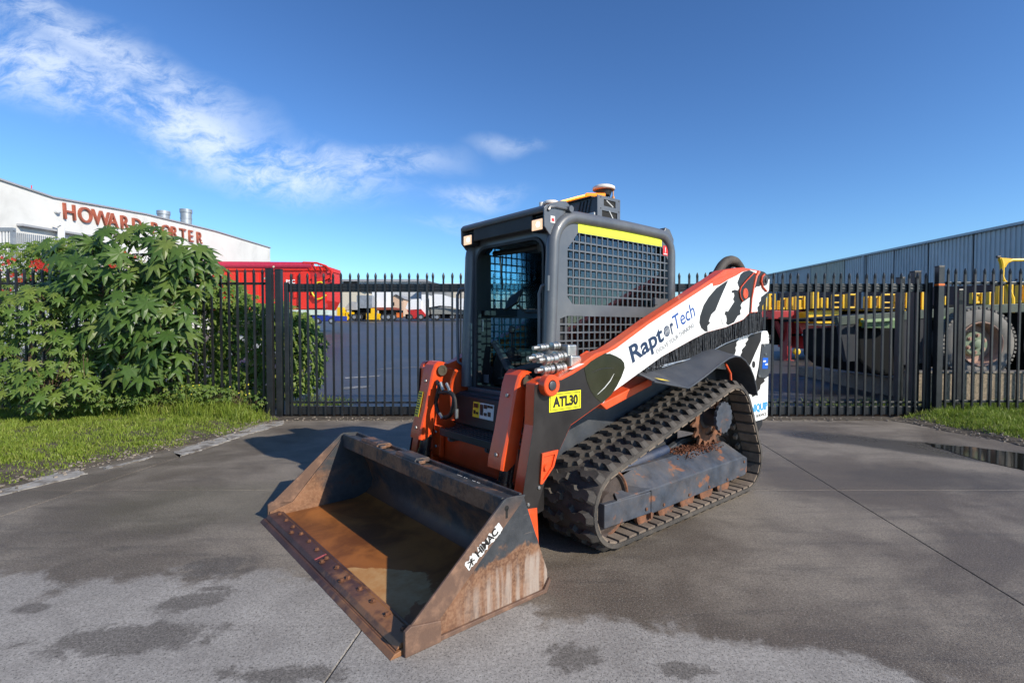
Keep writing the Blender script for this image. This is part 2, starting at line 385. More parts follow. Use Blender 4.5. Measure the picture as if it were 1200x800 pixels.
for (ya, yb) in ((-.66, -.40), (-.13, .12)):
    b = mb(); b.prism([(-.600, BT + .010), (-.612, BT + .026), (-.700, BT + .020), (-.716, BT + .004), (-.716, BT - .01), (-.600, BT - .01)], ya, yb)
    b.box(-.66, -.612, yb, yb + .03, BT - .008, BT + .014)
    b.build('hook_plate', RB['beam'], bucket, bevel=.004)
for s in (1, -1):
    b = mb()
    plate = [(-.060, .004), (-.060, .060), (-.215, .098), (-.600, .525), (-.722, .530), (-.884, .110), (-.888, .055), (-.862, .0)]
    b.prism(plate, s * .978, s * .990)
    sp = b.build('side_plate', [RB['outer'], RB['sidein']], bucket, bevel=.002)
    for p in sp.data.polygons:
        if p.normal.y * s < -.5: p.material_index = 1
    b = mb(); b.prism([(-.080, .118), (-.585, BT + .002), (-.606, BT + .010), (-.724, BT), (-.690, .500), (-.232, .104), (-.215, .086), (-.120, .100)], s * .991, s * 1.004)
    b.build('side_stiffener', RB['strip'], bucket, bevel=.003)
    b = mb(); b.prism([(-.050, .0), (-.050, .108), (-.078, .124), (-.226, .096), (-.226, .0)], s * .991, s * 1.012)
    b.build('corner_wear_plate', RB['strip'], bucket, bevel=.004)
    b = mb(); b.prism([(-.228, .0), (-.228, .022), (-.850, .020), (-.889, .072), (-.897, .054), (-.868, -.0)], s * .991, s * 1.006)
    b.build('bottom_runner', RB['strip'], bucket, bevel=.003)
    b = mb(); b.box(-.60, -.30, s * .960, s * .9755, .43, .50)
b = mb(); b.lathe((-.600, 1.003, .500), (0, 1, 0), [(0, .013), (.0025, .013)], 12); b.box(-.6065, -.5935, 1.003, 1.0055, .452, .498)
b.build('key_slot', HOLE, bucket)
b = mb()
rr = random.Random(3)
b.prism([(0.006, .0), (-.014, .018), (-.150, .044), (-.160, .026), (-.160, .0)], -.985, .985)
ce = b.build('cutting_edge', RB['edge'], bucket, bevel=.003)
b = mb(); b.prism([(-.030, .0242), (-.048, .046), (-.118, .056), (-.136, .046), (-.136, .030)], -.972, .972)
b.build('wear_strip', RB['edge'], bucket, bevel=.003)
bm_ = MB(); bm_.lathe((0, 0, 0), (0, 0, 1), [(0, .017), (.002, .017)], 12); bm_.lathe((0, 0, .002), (0, 0, 1), [(0, .0115), (.009, .0115), (.011, .009)], 6); bolt_e = bm_.mesh('bolt', RUSTY)
for i in range(13):
    o = link('bolt', bolt_e, bucket, (-.102 + rr.uniform(-.003, .003), -.90 + i * .15, .053)); o.rotation_euler = (0, R(-6), rr.uniform(0, 3))
for y in (-.52, .02, .30): link('bolt', bolt_e, bucket, (-.066, y, .050))
# weathered maker's sticker on the stiffener and a chalk mark on the beam
dx = Vector((-.585, 0, .400)) - Vector((-.400, 0, .268)); dx.normalize(); upv = Vector((-dx.z, 0, dx.x)); upv = upv if upv.z > 0 else -upv
b = mb(); c0 = Vector((-.375, 1.0045, .268)); n = 30; rs = random.Random(11); poly = []
for i in range(n): poly.append(c0 + dx * (.245 * i / (n - 1)) + upv * (-.004 + rs.uniform(-.006, .006)))
for i in range(n): poly.append(c0 + dx * (.245 * (1 - i / (n - 1))) + upv * (.040 + rs.uniform(-.009, .008) - (.018 if i in (6, 7, 19, 20) else 0)))
b.prism([(p.x, p.z) for p in poly], 1.0042, 1.0055)
st = b.build('sticker', LABWHITE, bucket)
text('sticker_print', 'HIMAC', .050, c0 + dx * .068 + upv * .004 + Vector((0, .002, 0)), dx, upv, VBLACK, st, .0006, bold=.0015, spacing=.92)
b = mb()
for (a0, b0, a1, b1) in ((.008, .005, .045, .030), (.015, .032, .050, .012), (.03, 0, .036, .034)):
    p = c0 + dx * a0 + upv * b0; q = c0 + dx * a1 + upv * b1
    b.obox((p + q) / 2 + Vector((0, .002, 0)), q - p, (0, 1, 0), (q - p).cross(Vector((0, 1, 0))), (q - p).length / 2, .0006, .003)
b.build('sticker_logo', VBLACK, st)
text('chalk_mark', 'SAF 30', .068, (-.690, .44, BT - .0172), (0, 1, 0), (-1, 0, -.11), mat('chalk', (.42, .42, .42), .9), bucket, .0006, spacing=1.15)
b = mb(); b.obox((-.080, -.045, .0535), (1, .15, -.13), (-.15, 1, 0), (.13, 0, 1), .036, .005, .0012); b.build('paint_mark', mat('pink_paint', (.38, .08, .09), .8, var=.5, vscale=90), bucket)

# ---------------------------------------------------------------- tracks
CA, CB, CC = ((-1.545, .274, .230)), ((-2.985, .628, .272)), ((-3.225, .263, .219))
pts = []
for (cx, cz, r) in (CA, CB, CC): pts += [(cx + r * math.cos(t * math.pi / 90), cz + r * math.sin(t * math.pi / 90)) for t in range(180)]
pts = sorted(set(pts)); 
def hull(P):
    def half(Q):
        h = []
        for p in Q:
            while len(h) > 1 and (h[-1][0] - h[-2][0]) * (p[1] - h[-2][1]) - (h[-1][1] - h[-2][1]) * (p[0] - h[-2][0]) <= 0: h.pop()
            h.append(p)
        return h
    return half(P)[:-1] + half(P[::-1])[:-1]
H_ = hull(pts); seg = [math.dist(H_[i], H_[(i + 1) % len(H_)]) for i in range(len(H_))]; PER = sum(seg)
def path(sv):
    sv %= PER
    for i, d in enumerate(seg):
        if sv <= d:
            a, c = H_[i], H_[(i + 1) % len(H_)]; k = sv / d if d else 0
            return Vector((a[0] + (c[0] - a[0]) * k, 0, a[1] + (c[1] - a[1]) * k))
        sv -= d
    return Vector((H_[0][0], 0, H_[0][1]))
def frame(sv):
    p = path(sv); t = (path(sv + .02) - path(sv - .02)).normalized(); n = Vector((t.z, 0, -t.x))   # hull is counter-clockwise in x,z
    return p, t, n
_p, _t, _n = frame(.1)
if (_p - Vector((-2.5, 0, .4))).dot(_n) < 0: NS = -1
else: NS = 1
# sag of the upper run between idler and sprocket comes from the lugs' weight: a few mm only
NL = 45
def lugmesh(side):
    """one tread block: wavy plan, tapered sides; x along the belt, y across, z outwards"""
    b = MB(); w = .196
    bot = [(-.040, 0), (.008, 0), (.012, .030), (.046, .060), (.044, .105), (.022, .125), (.030, .160), (.044, .185), (.030, w), (-.012, w), (-.036, .165), (-.040, .125), (-.014, .095), (-.014, .055), (-.044, .035)]
    top = [(x * .80, .004 + y * (w - .036) / w) for x, y in bot]
    if side < 0: bot = [(x, -y) for x, y in bot]; top = [(x, -y) for x, y in top]
    n = len(bot); vs = [(x, y, 0) for x, y in bot] + [(x, y, .020) for x, y in [((p[0] * .4 + q[0] * .6), (p[1] * .4 + q[1] * .6)) for p, q in zip(bot, top)]] + [(x, y, .031) for x, y in top]
    fs = [(i, (i + 1) % n, n + (i + 1) % n, n + i) for i in range(n)] + [(n + i, n + (i + 1) % n, 2 * n + (i + 1) % n, 2 * n + i) for i in range(n)] + [tuple(range(2 * n, 3 * n))]
    b.add(vs, fs); return b.mesh('track_lug', RUBBER, True, 25)
lug_o, lug_i = lugmesh(1), lugmesh(-1)
def make_track(s):
    yi, yo = .500, .950
    b = mb(); NSEG = 150; sec = [(yi, -.012), (yi, .014), (yi + .01, .018), (yo - .01, .018), (yo, .014), (yo, -.012), (yo - .06, -.014), (yi + .06, -.014)]
    vs = []; fs = []; k = len(sec)
    for i in range(NSEG):
        p, t, n = frame(PER * i / NSEG); n = n * NS
        for (y, h) in sec: q = p + n * h; vs.append((q.x, s * y, q.z))
    for i in range(NSEG):
        j = (i + 1) % NSEG
        fs += [(i * k + a, i * k + (a + 1) % k, j * k + (a + 1) % k, j * k + a) for a in range(k)]
    b.add(vs, fs)
    tr = b.build('track', RUBBER, L, smooth=True, ang=50)
    # moulded ribs and guide horns on the inner face
    b = mb(); m = int(PER / .098)
    for i in range(m):
        p, t, n = frame(PER * i / m); n = n * NS
        for (y0, y1) in ((.515, .655), (.795, .943)): b.obox(p - n * .018 + Vector((0, s * (y0 + y1) / 2, 0)), t, (0, 1, 0), n, .036, (y1 - y0) / 2, .008)
        if True:
            for yy in (.680, .770):
                b.obox(p - n * .035 + Vector((0, s * yy, 0)), t, (0, 1, 0), n, .018, .014, .024)
    b.build('inner_ribs', RUBIN, tr, kind='stuff')
    for i in range(NL):
        for (me, y, off) in ((lug_o, .750, 0.0), (lug_i, .700, .5)):
            p, t, n = frame(PER * (i + off) / NL); n = n * NS; q = p + n * .016
            if s > 0: X, Y = t, Vector((0, 1, 0))
            else: X, Y = -t, Vector((0, -1, 0))
            q = q + Vector((0, s * y, 0))
            o = link('track_lug', me, tr)
            X2 = Y.cross(n) ; o.matrix_local = Matrix(((X2.x, Y.x, n.x, q.x), (X2.y, Y.y, n.y, q.y), (X2.z, Y.z, n.z, q.z), (0, 0, 0, 1)))
    # running gear
    def yr(a, b_): return (s * a, s * b_)
    g = mb(); g.prism([(-1.475, .138), (-1.475, .288), (-1.955, .270), (-1.955, .125)], s * .80, s * .882)
    g.prism([(-1.957, .118), (-1.957, .285), (-3.275, .293), (-3.318, .275), (-3.318, .160), (-3.285, .135)], s * .74, s * .885)
    gd = g.build('roller_guard', GUARDM, tr, bevel=.006)
    g = mb(); vs = []
    A = [(-1.60, s * .878, .289), (-1.957, s * .882, .2865), (-3.27, s * .882, .2945)]; B_ = [(-1.70, s * .74, .345), (-1.957, s * .74, .400), (-3.20, s * .74, .402)]
    g.sheet(B_, A, (0, 0, -.012)); g.sheet([(-1.80, s * .56, .405), (-3.2, s * .56, .405)], [(-1.80, s * .739, .401), (-3.2, s * .739, .403)], (0, 0, -.012))
    g.build('guard_top_plate', GUARDM, tr, bevel=.003)
    rr = random.Random(5); g = mb()
    for i in range(1300):
        x = rr.triangular(-3.20, -2.45, -2.95); y = rr.triangular(.58, .80, .70); z = (.404 if y < .74 else .404 - (y - .74) * .78) + rr.random() * max(0, .018 - abs(x + 2.95) * .04)
        g.obox((x, s * y, z + .002), (rr.random(), rr.random(), .2), (-rr.random(), rr.random(), 0), (0, 0, 1), *(lambda q: (q, q * rr.uniform(.5, 1), q * rr.uniform(.4, .9)))(rr.uniform(.002, .0065)))
    g.build('dried_mud', mat('red_mud', (.15, .055, .028), .95, var=.3, vscale=40, bump=.4), tr, kind='stuff')
    nm = bolt_mesh(.012, .008, 'y', RUSTY)
    for (x, z) in ((-1.90, .165), (-2.10, .150), (-2.42, .150), (-2.70, .152), (-2.98, .155), (-3.26, .25)): 
        o = link('bolt', nm, gd, (x, s * .884, z)); o.rotation_euler = (0, 0, 0 if s > 0 else math.pi)
    g = mb(); g.box(-1.965, -1.945, s * .70, s * .8895, .09, .13)
    for x in (-1.92, -2.16, -2.43, -2.70, -2.96):
        g.cyl((x, s * .60, .135), (x, s * .85, .135), .050, 16)
        for (a, c) in ((.600, .625), (.700, .716), (.835, .868)): g.lathe((x, s * a, .132), (0, s, 0), [(0, .090), (.004, .098), (c - a - .004, .098), (c - a, .090), (c - a, .07), (c - a - .012, .05)], 26)
        g.build('roller', RUSTY, tr, smooth=True); g = mb()
    for (nm2, (cx, cz, r)) in (('front_idler', CA), ('rear_idler', CC)):
        g = mb(); r2 = r - .018
        for (a, c) in (((.60, .655), (.795, .84)) if nm2 == 'front_idler' else ((.56, .60), (.66, .70))):
            g.lathe((cx, s * a, cz), (0, s, 0), [(0, r2 - .05), (0, r2), (c - a, r2), (c - a, r2 - .022), (c - a - .02, r2 - .03), (c - a - .02, .07), (c - a + .01, .06), (c - a + .01, .01)], 36)
        g.cyl((cx, s * .6, cz), (cx, s * .8, cz), .055, 16)
        idl = g.build(nm2, mat('grimy_steel', (.05, .036, .03), .6, var=.4, vscale=14, bump=.3), tr, smooth=True)
        if nm2 == 'front_idler': g = mb(); g.tube([(cx + (r2 - .008) * math.cos(a * .17453), s * .8405, cz + (r2 - .008) * math.sin(a * .17453)) for a in range(36)], .010, 6, closed=True); g.build('idler_rim', RUSTY, idl, smooth=True)
    cx, cz = -2.965, .640; g = mb(); prof = []
    nt = 17
    for i in range(nt):
        for (k, rad) in ((0, .205), (.22, .210), (.42, .262), (.58, .262), (.78, .210)):
            a = 2 * math.pi * (i + k) / nt; prof.append((cx + rad * math.cos(a), cz + rad * math.sin(a)))
    ringprism(g, prof, [(cx + .15 * math.cos(2 * math.pi * i / len(prof)), cz + .15 * math.sin(2 * math.pi * i / len(prof))) for i in range(len(prof))], s * .715, s * .737, 'y'); g.lathe((cx, s * .69, cz), (0, s, 0), [(0, .155), (.02, .155), (.02, .10)], 28); sk = g.build('sprocket', RUSTY, tr, bevel=.002)
    g = mb(); g.lathe((cx, s * .50, cz), (0, s, 0), [(0, .15), (.16, .15), (.20, .12), (.22, .075), (.345, .070)], 30); g.build('drive_motor', DARKGREY, tr, smooth=True)
    g = mb(); prof = []
    for i in range(64):
        a = 2 * math.pi * i / 64; rad = .128 if i % 4 < 2 else .120; prof.append((cx + .01 + rad * math.cos(a), cz + .010 + rad * math.sin(a)))
    g.prism(prof, s * .845, s * .870); g.build('hub_cover', GUARDM, tr, bevel=.003)
    # inner frame of the undercarriage
    g = mb(); g.prism([(-1.62, .10), (-1.62, .30), (-1.80, .36), (-2.5, .38), (-2.80, .46), (-3.05, .46), (-3.2, .33), (-3.2, .12)], s * .555, s * .60)
    g.build('track_frame', DARKGREY, tr, bevel=.005)
    g = mb(); g.cyl((-1.75, s * .67, .38), (-2.45, s * .67, .44),   .036, 14); g.build('tension_tube', mat('blue_paint', (.015, .03, .07), .5, dust=.3), tr, smooth=True)
    return tr
for s in (1, -1): make_track(s)

# ---------------------------------------------------------------- chassis
b = mb(); b.prism([(-1.22, .30), (-1.22, .57), (-1.31, .60), (-1.34, .86), (-2.90, .98), (-2.90, .30)], -.492, .492)
chassis = b.build('chassis', DARKGREY, L, bevel=.01)
b = mb(); b.prism([(-1.15, .38), (-1.165, .592), (-1.21, .592), (-1.21, .32), (-1.17, .32)], -.50, .50); b.build('front_crossmember', ORANGE, L, bevel=.006)
for s in (1, -1):
    b = mb(); b.prism([(-1.10, .22), (-1.10, .98), (-1.20, 1.06), (-1.42, 1.02), (-1.70, .90), (-1.70, .40), (-1.30, .24)] if s < 0 else [(-1.10, .22), (-1.10, .98), (-1.22, 1.04), (-1.22, .24)], s * .505, s * .62)
    fu = b.build('frame_upright', ORANGE if s < 0 else BLACKP, L, bevel=.008)  # left upright coloured black to stand for the shaded gap beside the guard
    b = mb()
    for k in range(5): b.prism([(-1.098, .62 + k * .07), (-1.085, .65 + k * .07), (-1.098, .66 + k * .07)], s * .512, s * .60)
    b.build('upright_ribs', ORANGE, fu)
    for z in (.70, .50): pass
b = mb(); b.prism([(-1.560, .883), (-2.113, 1.018), (-2.114, .962), (-1.62, .840)], .60, .775); b.build('frame_rail', ORANGE, L, bevel=.006)
b = mb(); b.prism([(-1.560, .883), (-2.113, 1.018), (-2.114, .962), (-1.62, .840)], -.775, -.60); b.build('frame_rail', ORANGE, L, bevel=.006)
b = mb(); b.prism([(-1.145, .38), (-1.145, .62), (-1.12, .62), (-1.10, .40)], -.502, -.40); bk = b.build('hose_bracket', ORANGE, L, bevel=.004)
bx_ = bolt_mesh(.013, .009, 'x')
for (y, z) in ((-.44, .58), (-.44, .47)): link('bolt', bx_, bk, (-1.10, y, z))
b = mb(); b.prism([(-1.295, .62), (-1.235, .64), (-1.255, .855), (-1.295, .865)], -.42, .46); fp = b.build('front_panel', PLASTIC, L, bevel=.012, seg=3)
# decals on the black front panel
def fpx(z): return -1.235 - (z - .64) / .215 * .020 + .002
for (nm, y0, y1, z0, z1, m) in (('warning_label', -.165, -.085, .715, .825, LABY), ('instruction_label', -.083, .080, .715, .825, LABWHITE)):
    b = mb(); b.add([(fpx(z0), y0, z0), (fpx(z0), y1, z0), (fpx(z1), y1, z1), (fpx(z1), y0, z1), (fpx(z0) - .002, y0, z0), (fpx(z0) - .002, y1, z0), (fpx(z1) - .002, y1, z1), (fpx(z1) - .002, y0, z1)],
                   [(0, 1, 2, 3), (4, 5, 6, 7), (0, 1, 5, 4), (2, 3, 7, 6), (0, 3, 7, 4), (1, 2, 6, 5)]); b.build(nm, m, fp)
b = mb()
for (y0, y1, z0, z1) in ((-.150, -.100, .785, .815), (-.155, -.13, .73, .765), (-.125, -.095, .735, .755), (-.075, -.040, .73, .815), (-.030, .005, .725, .76), (-.030, .005, .79, .818), (.015, .050, .725, .77), (.012, .07, .80, .818)):
    b.box(fpx(.77) + .0016, fpx(.77) + .003, y0, y1, z0, z1)
b.build('label_pictograms', VBLACK, fp)
b = mb(); b.box(-1.30, -1.072, -.31, .31, .600, .622)
for i in range(5): b.box(-1.105 - i * .040, -1.087 - i * .040, -.30, .30, .622, .632)
b.box(-1.072, -1.052, -.315, .315, .580, .632); step = b.build('step', PLASTIC, L, bevel=.004)
for y in (-.22, .22):
    b = mb(); b.box(-1.15, -1.08, y - .02, y + .02, .545, .598); b.lathe((-1.08, y, .565), (1, 0, 0), [(0, .014), (.012, .014)], 8); b.build('step_bracket', DARKGREY, step)
b = mb(); b.box(-1.16, -1.10, -.42, .42, .20, .36); b.cyl((-.95, -.46, .30), (-.95, .46, .30), .035, 14); b.build('quick_hitch', PLASTIC, L, bevel=.006)
b = mb(); b.prism([(-.90, .14), (-.86, .20), (-.80, .47), (-.86, .48), (-.96, .30), (-.96, .14)], -.52, .52); b.build('hitch_plate', BLACKP, L, bevel=.006)

# ---------------------------------------------------------------- rear body
HI = 1.345
for s in (1, -1):
    b = mb(); poly = [(-3.56, .49), (-3.50, .98), (-2.80, 1.06), (-2.75, 1.20), (-3.20, 1.285), (-3.80, HI - .01), (-4.06, HI - .012), (-4.10, HI - .06), (-4.09, .51), (-4.02, .495)]
    b.prism(poly, s * .66, s * .715); rb = b.build('rear_side_panel', WHITE, L, bevel=.006)
    def q(pts, Y=.72): return [(lambda p: (p[0], p[1]))(onY(840 + x / 6.667, 380 + y / 6.667, Y)) for x, y in pts]
    if s > 0: RP = rb
    for (nm, pl, m, y0, y1) in (
        ('zebra_stripe', [(0, 182), (165, 100), (168, 128), (156, 140), (158, 165), (148, 180), (152, 205), (142, 235), (60, 232), (0, 225)], VBLACK, .7160, .7175),
        ('zebra_stripe', [(268, 76), (352, 58), (346, 128), (300, 230), (262, 318), (240, 320), (188, 240), (202, 215), (198, 200), (232, 160), (226, 148), (250, 118), (245, 105)], VBLACK, .7160, .7175),
        ('zebra_stripe', [(352, 152), (424, 150), (424, 120), (408, 122), (415, 105), (405, 95), (424, 80), (424, 240), (420, 365), (402, 385), (408, 402), (372, 428), (378, 445), (345, 472), (340, 505), (322, 522), (318, 548), (282, 568), (262, 520), (305, 450), (330, 330)], VBLACK, .7160, .7175),
        ('latch_plate', [(353, 153), (422, 153), (414, 366), (384, 420), (318, 412), (330, 340)], DARKGREY, .7180, .7240),
        ('oval_hole_shade', [(290 + 11 * math.cos(a), 312 + 27 * math.sin(a)) for a in [k * .5236 for k in range(12)]], HOLE, .7180, .7200),  # flat dark disc, shade of an oval hole put into its colour
        ('blue_label', [(355, 260), (396, 260), (393, 346), (350, 346)], BLUESTICK, .7250, .7262)):
        b = mb(); pl = q(pl); pl = [(x, z) for x, z in pl]
        if nm == 'zebra_stripe' and s < 0: pass
        b.prism(pl, s * y0, s * y1); b.build(nm, m, rb)
    for (x, y) in ((365, 163), (375, 232), (327, 404)):
        p = q([(x, y)])[0]; b = mb(); b.cyl((p[0], s * .724, p[1]), (p[0], s * .732, p[1]), .013, 10); b.build('bolt', CHROME, rb)
b = mb()
for (x, y) in ((360, 288), (376, 312)):
    p = onY(840 + x / 6.667, 380 + y / 6.667, .72); b.box(p[0] - .045, p[0] + .010, .7265, .728, p[1] - .008, p[1] + .008)
b.build('label_print', LABWHITE, RP)
p0 = onY(868, 481, .72); p1 = onY(900, 479, .72)
text('company_print', 'UNIQUIP', .115, (-3.665, .7165, .572), (-1, 0, 0), (0, 0, 1), CYAN, RP, .0008, bold=.0035, fit=(.41, .085))
text('company_print', 'HIRE SERVICE', .044, (-3.70, .7165, .530), (-1, 0, 0), (0, 0, 1), VBLACK, RP, .0008, fit=(.36, .026))
b = mb(); b.box(-4.07, -3.50, -.655, .655, .52, HI - .03); b.prism([(-2.92, .985), (-2.92, 1.36), (-3.95, 1.36), (-4.06, 1.20), (-4.06, .60), (-3.52, .60)], -.50, .50)
b.box(-3.53, -2.88, -.655, .655, 1.06, 1.24); rear = b.build('engine_bay', DARKGREY, L, bevel=.01)
b = mb(); b.prism([(-3.62, .36), (-4.02, .36), (-4.11, .42), (-4.11, .492), (-3.60, .492)], -.66, .66); b.build('rear_bumper', BLACKP, L, bevel=.01)
b = mb()
for s in (1, -1): b.prism([(-3.00, 1.20), (-3.36, 1.86), (-3.60, 1.90), (-3.90, 1.80), (-3.92, 1.20)], s * .50, s * .56)
b.build('arm_tower', BLACKP, L, bevel=.008)

# ---------------------------------------------------------------- fenders over the tracks
O_ = [(-1.866, 1.022), (-2.08, .985), (-2.27, .950), (-2.345, .968), (-2.53, 1.030), (-2.70, 1.092), (-2.84, 1.134), (-2.94, 1.148), (-3.03, 1.137), (-3.11, 1.104), (-3.19, 1.046), (-3.255, .968), (-3.30, .885), (-3.325, .81)]
I_ = [(-1.97, 1.075), (-2.12, 1.100), (-2.30, 1.125), (-2.45, 1.150), (-2.60, 1.175), (-2.73, 1.200), (-2.86, 1.215), (-2.96, 1.215), (-3.06, 1.195), (-3.15, 1.150), (-3.23, 1.080), (-3.295, .990), (-3.33, .900), (-3.345, .82)]
for s in (1, -1):
    b = mb(); b.sheet([(x, s * .70, z) for x, z in I_], [(x, s * .955, z) for x, z in O_], (0, 0, -.006)); fd = b.build('fender', DARKGREY, L, smooth=True, ang=40)
    b = mb(); b.tube([(x, s * .957, z - .004) for x, z in O_], .0075, 8); b.build('fender_rim', DARKGREY, fd, smooth=True)
    b = mb(); b.tube([(-1.95, s * .76, 1.072), (-2.20, s * .775, 1.092), (-2.50, s * .795, 1.122)], .006, 6); b.build('fender_seam', STEEL, fd, smooth=True)
b = mb(); b.box(-2.075, -1.96, .86, .915, 1.022, 1.029); 
c = onY(781, 442, .90)
b = mb(); b.add([(-1.955, .90, 1.029), (-2.06, .90, 1.012), (-2.07, .945, 1.001), (-1.965, .945, 1.016)], [(0, 1, 2, 3)]); o = b.build('caution_label', LABY, fd); o.location.z = .006
o.parent = [x for x in bpy.data.objects if x.name == 'fender'][0]
# orange bar under the left fender
b = mb(); b.tube([(-2.98, .86, 1.08), (-3.06, .86, 1.0), (-3.08, .86, .88)], .010, 6); b.build('fender_strut', ORANGE, fd)

# ---------------------------------------------------------------- lift arms
arm_poly = [(-1.00, 1.052), (-.987, .815), (-.917, .483), (-.850, .12), (-.90, .075), (-1.026, .13), (-1.012, .346), (-1.072, .48), (-1.286, .780), (-1.562, .883), (-1.656, .942), (-2.214, 1.154),
            (-2.636, 1.275), (-2.823, 1.323), (-3.126, 1.363), (-3.436, 1.429), (-3.56, 1.490), (-3.72, 1.500), (-3.93, 1.705), (-3.94, 1.825), (-3.765, 1.875), (-3.545, 1.880), (-3.43, 1.880), (-3.30, 1.868), (-3.10, 1.835),
            (-2.88, 1.744), (-2.50, 1.590), (-2.058, 1.414), (-1.75, 1.278), (-1.62, 1.226), (-1.505, 1.205), (-1.399, 1.158), (-1.297, 1.108), (-1.199, 1.078), (-1.084, 1.082)]
BD = (lambda pts, y=.783: [onY(760 + x / 6.669, 300 + v / 6.669, y) for x, v in pts])
BE = (lambda pts, y=.783: [onY(840 + x / 8.0, 300 + v / 8.0, y) for x, v in pts])
ARM = {}
for s in (1, -1):
    b = mb(); b.prism(arm_poly, s * .690, s * .780); arm = b.build('lift_arm', ORANGE, L, bevel=.007, seg=3); ARM[s] = arm
    def dec(nm, pl, m, a, c, **kw):
        b = mb(); b.prism(pl, s * a, s * c); return b.build(nm, m, arm, **kw)
    dec('black_decal', [(-.988, 1.045), (-.977, .815), (-.908, .483), (-.885, .365), (-1.008, .350), (-1.066, .482), (-1.282, .786), (-1.556, .888), (-1.80, 1.02), (-1.84, 1.13), (-1.74, 1.19), (-1.60, 1.206), (-1.505, 1.176), (-1.399, 1.126), (-1.297, 1.088), (-1.199, 1.060), (-1.10, 1.062)], VBLACK, .7803, .7815)
    dec('white_panel', [(-1.574, .889), (-1.662, .948), (-2.214, 1.160), (-2.636, 1.281), (-2.823, 1.329), (-3.126, 1.369), (-3.430, 1.436), (-3.552, 1.500), (-3.72, 1.508), (-3.92, 1.712), (-3.93, 1.815), (-3.765, 1.865), (-3.55, 1.868),
                        (-3.42, 1.845), (-2.893, 1.716), (-2.058, 1.390), (-1.70, 1.230), (-1.60, 1.200)], WHITE, .7818, .7828)
    dec('orange_gusset', BD([(495, 198), (560, 170), (650, 135), (740, 118), (690, 150), (625, 182), (560, 222), (505, 236)]), ORANGE, .7830, .7838)
    ol = [(-1.395, 1.122), (-1.46, 1.160), (-1.578, 1.200), (-1.64, 1.200), (-1.706, 1.180), (-1.755, 1.160), (-1.786, 1.134), (-1.792, 1.10), (-1.76, 1.045), (-1.71, .985), (-1.656, .935), (-1.564, .889), (-1.50, .930), (-1.458, .975), (-1.42, 1.04)]
    ov = dec('olive_decal', ol, OLIVE, .7830, .7840)
    b = mb(); cr = [(-1.480, 1.010), (-1.53, .985), (-1.59, .985), (-1.64, 1.015), (-1.675, 1.065)]
    pc = [onY(620 + x / 6.669, 380 + y / 6.669, .785) for x, y in ((535, 548), (590, 495), (635, 440), (665, 385))]
    b.tube([(x, s * .7845, z) for x, z in pc], [.001, .0028, .0032, .001], 6); pc = [onY(620 + x / 6.669, 380 + y / 6.669, .785) for x, y in ((490, 375), (550, 350), (610, 340), (665, 345))]
    b.build('decal_highlight_mark', LABWHITE, ov)
    b = mb(); b.tube([(x, s * .7845, z) for x, z in pc], [.001, .002, .002, .001], 6); b.build('decal_line', VBLACK, ov)
    for pl in (BD([(600, 202), (622, 190), (560, 330), (522, 425), (490, 455), (470, 510), (482, 520), (460, 545), (462, 590), (440, 588), (410, 560), (397, 520), (402, 470), (430, 385), (470, 320), (530, 250)]),
               BE([(222, 172), (250, 148), (305, 132), (350, 152), (372, 165), (335, 335), (300, 372), (240, 430), (222, 462), (232, 490), (218, 510), (222, 548), (195, 560), (162, 620), (105, 648), (78, 622), (88, 560), (72, 545), (82, 515), (104, 520), (130, 480), (165, 425), (152, 405), (164, 372), (160, 345), (138, 345), (140, 325), (168, 315), (196, 322), (210, 300), (192, 250)]),
               BE([(392, 150), (410, 140), (445, 150), (478, 180), (499, 212), (470, 225), (452, 256), (432, 240), (400, 285), (372, 285), (362, 300), (352, 285)]),
               BE([(478, 335), (440, 365), (415, 385), (412, 420), (395, 435), (398, 460), (380, 480), (385, 530), (424, 528), (426, 470), (470, 380)])):
        dec('zebra_stripe', pl, VBLACK, .7830, .7840)
    # hinge link, its orange edges and the pin holes at the arm's rear end
    lk = BE([(345, 160), (372, 168), (338, 335), (322, 520), (308, 535), (318, 380), (250, 430), (222, 385), (216, 330), (228, 290)], .79)
    dec('pivot_link', lk, VBLACK, .7805, .7900, bevel=.003)
    P_ = BE([(375, 165), (345, 160), (280, 228), (228, 290), (215, 335), (222, 385), (245, 428)], .79); b = mb(); b.tube([(x, s * .791, z) for x, z in P_], .0045, 6); b.build('link_edge', ORANGE, arm, smooth=True)
    P_ = BE([(392, 148), (368, 190), (345, 290), (325, 400), (318, 530)], .79); b = mb(); b.tube([(x, s * .791, z) for x, z in P_], [.016, .013, .011, .009, .006], 6); b.build('link_edge', ORANGE, arm, smooth=True)
    P_ = BE([(445, 172), (425, 195), (415, 240), (430, 290), (465, 330)], .79); b = mb(); b.tube([(x, s * .791, z) for x, z in P_], .009, 6); b.build('link_edge', ORANGE, arm, smooth=True)
    p = BE([(268, 350)], .79)[0]; b = mb(); b.lathe((p[0], s * .7895, p[1]), (0, s, 0), [(0, .045), (.004, .045), (.004, .030), (.001, .028)], 20); b.build('pin_boss', ORANGE, arm, smooth=True)
    p = BE([(455, 225)], .79)[0]; b = mb(); b.lathe((p[0], s * .7835, p[1]), (0, s, 0), [(0, .05), (.010, .048), (.010, .026), (.024, .022)], 20); b.build('hinge_pin', DARKGREY, arm, smooth=True)
    p = BD([(595, 497)], .79)[0]; b = mb(); b.lathe((p[0], s * .7838, p[1]), (0, s, 0), [(0, .040), (.003, .040), (.003, .02)], 16); b.build('cover_plug', LABWHITE, arm)
    # knee boss at the front
    b = mb(); b.lathe((-1.078, s * .781, 1.040), (0, s, 0), [(0, .062), (.045, .062), (.050, .057), (.050, .032), (.040, .030)], 32); kb = b.build('knee_boss', ORANGE, arm, smooth=True)
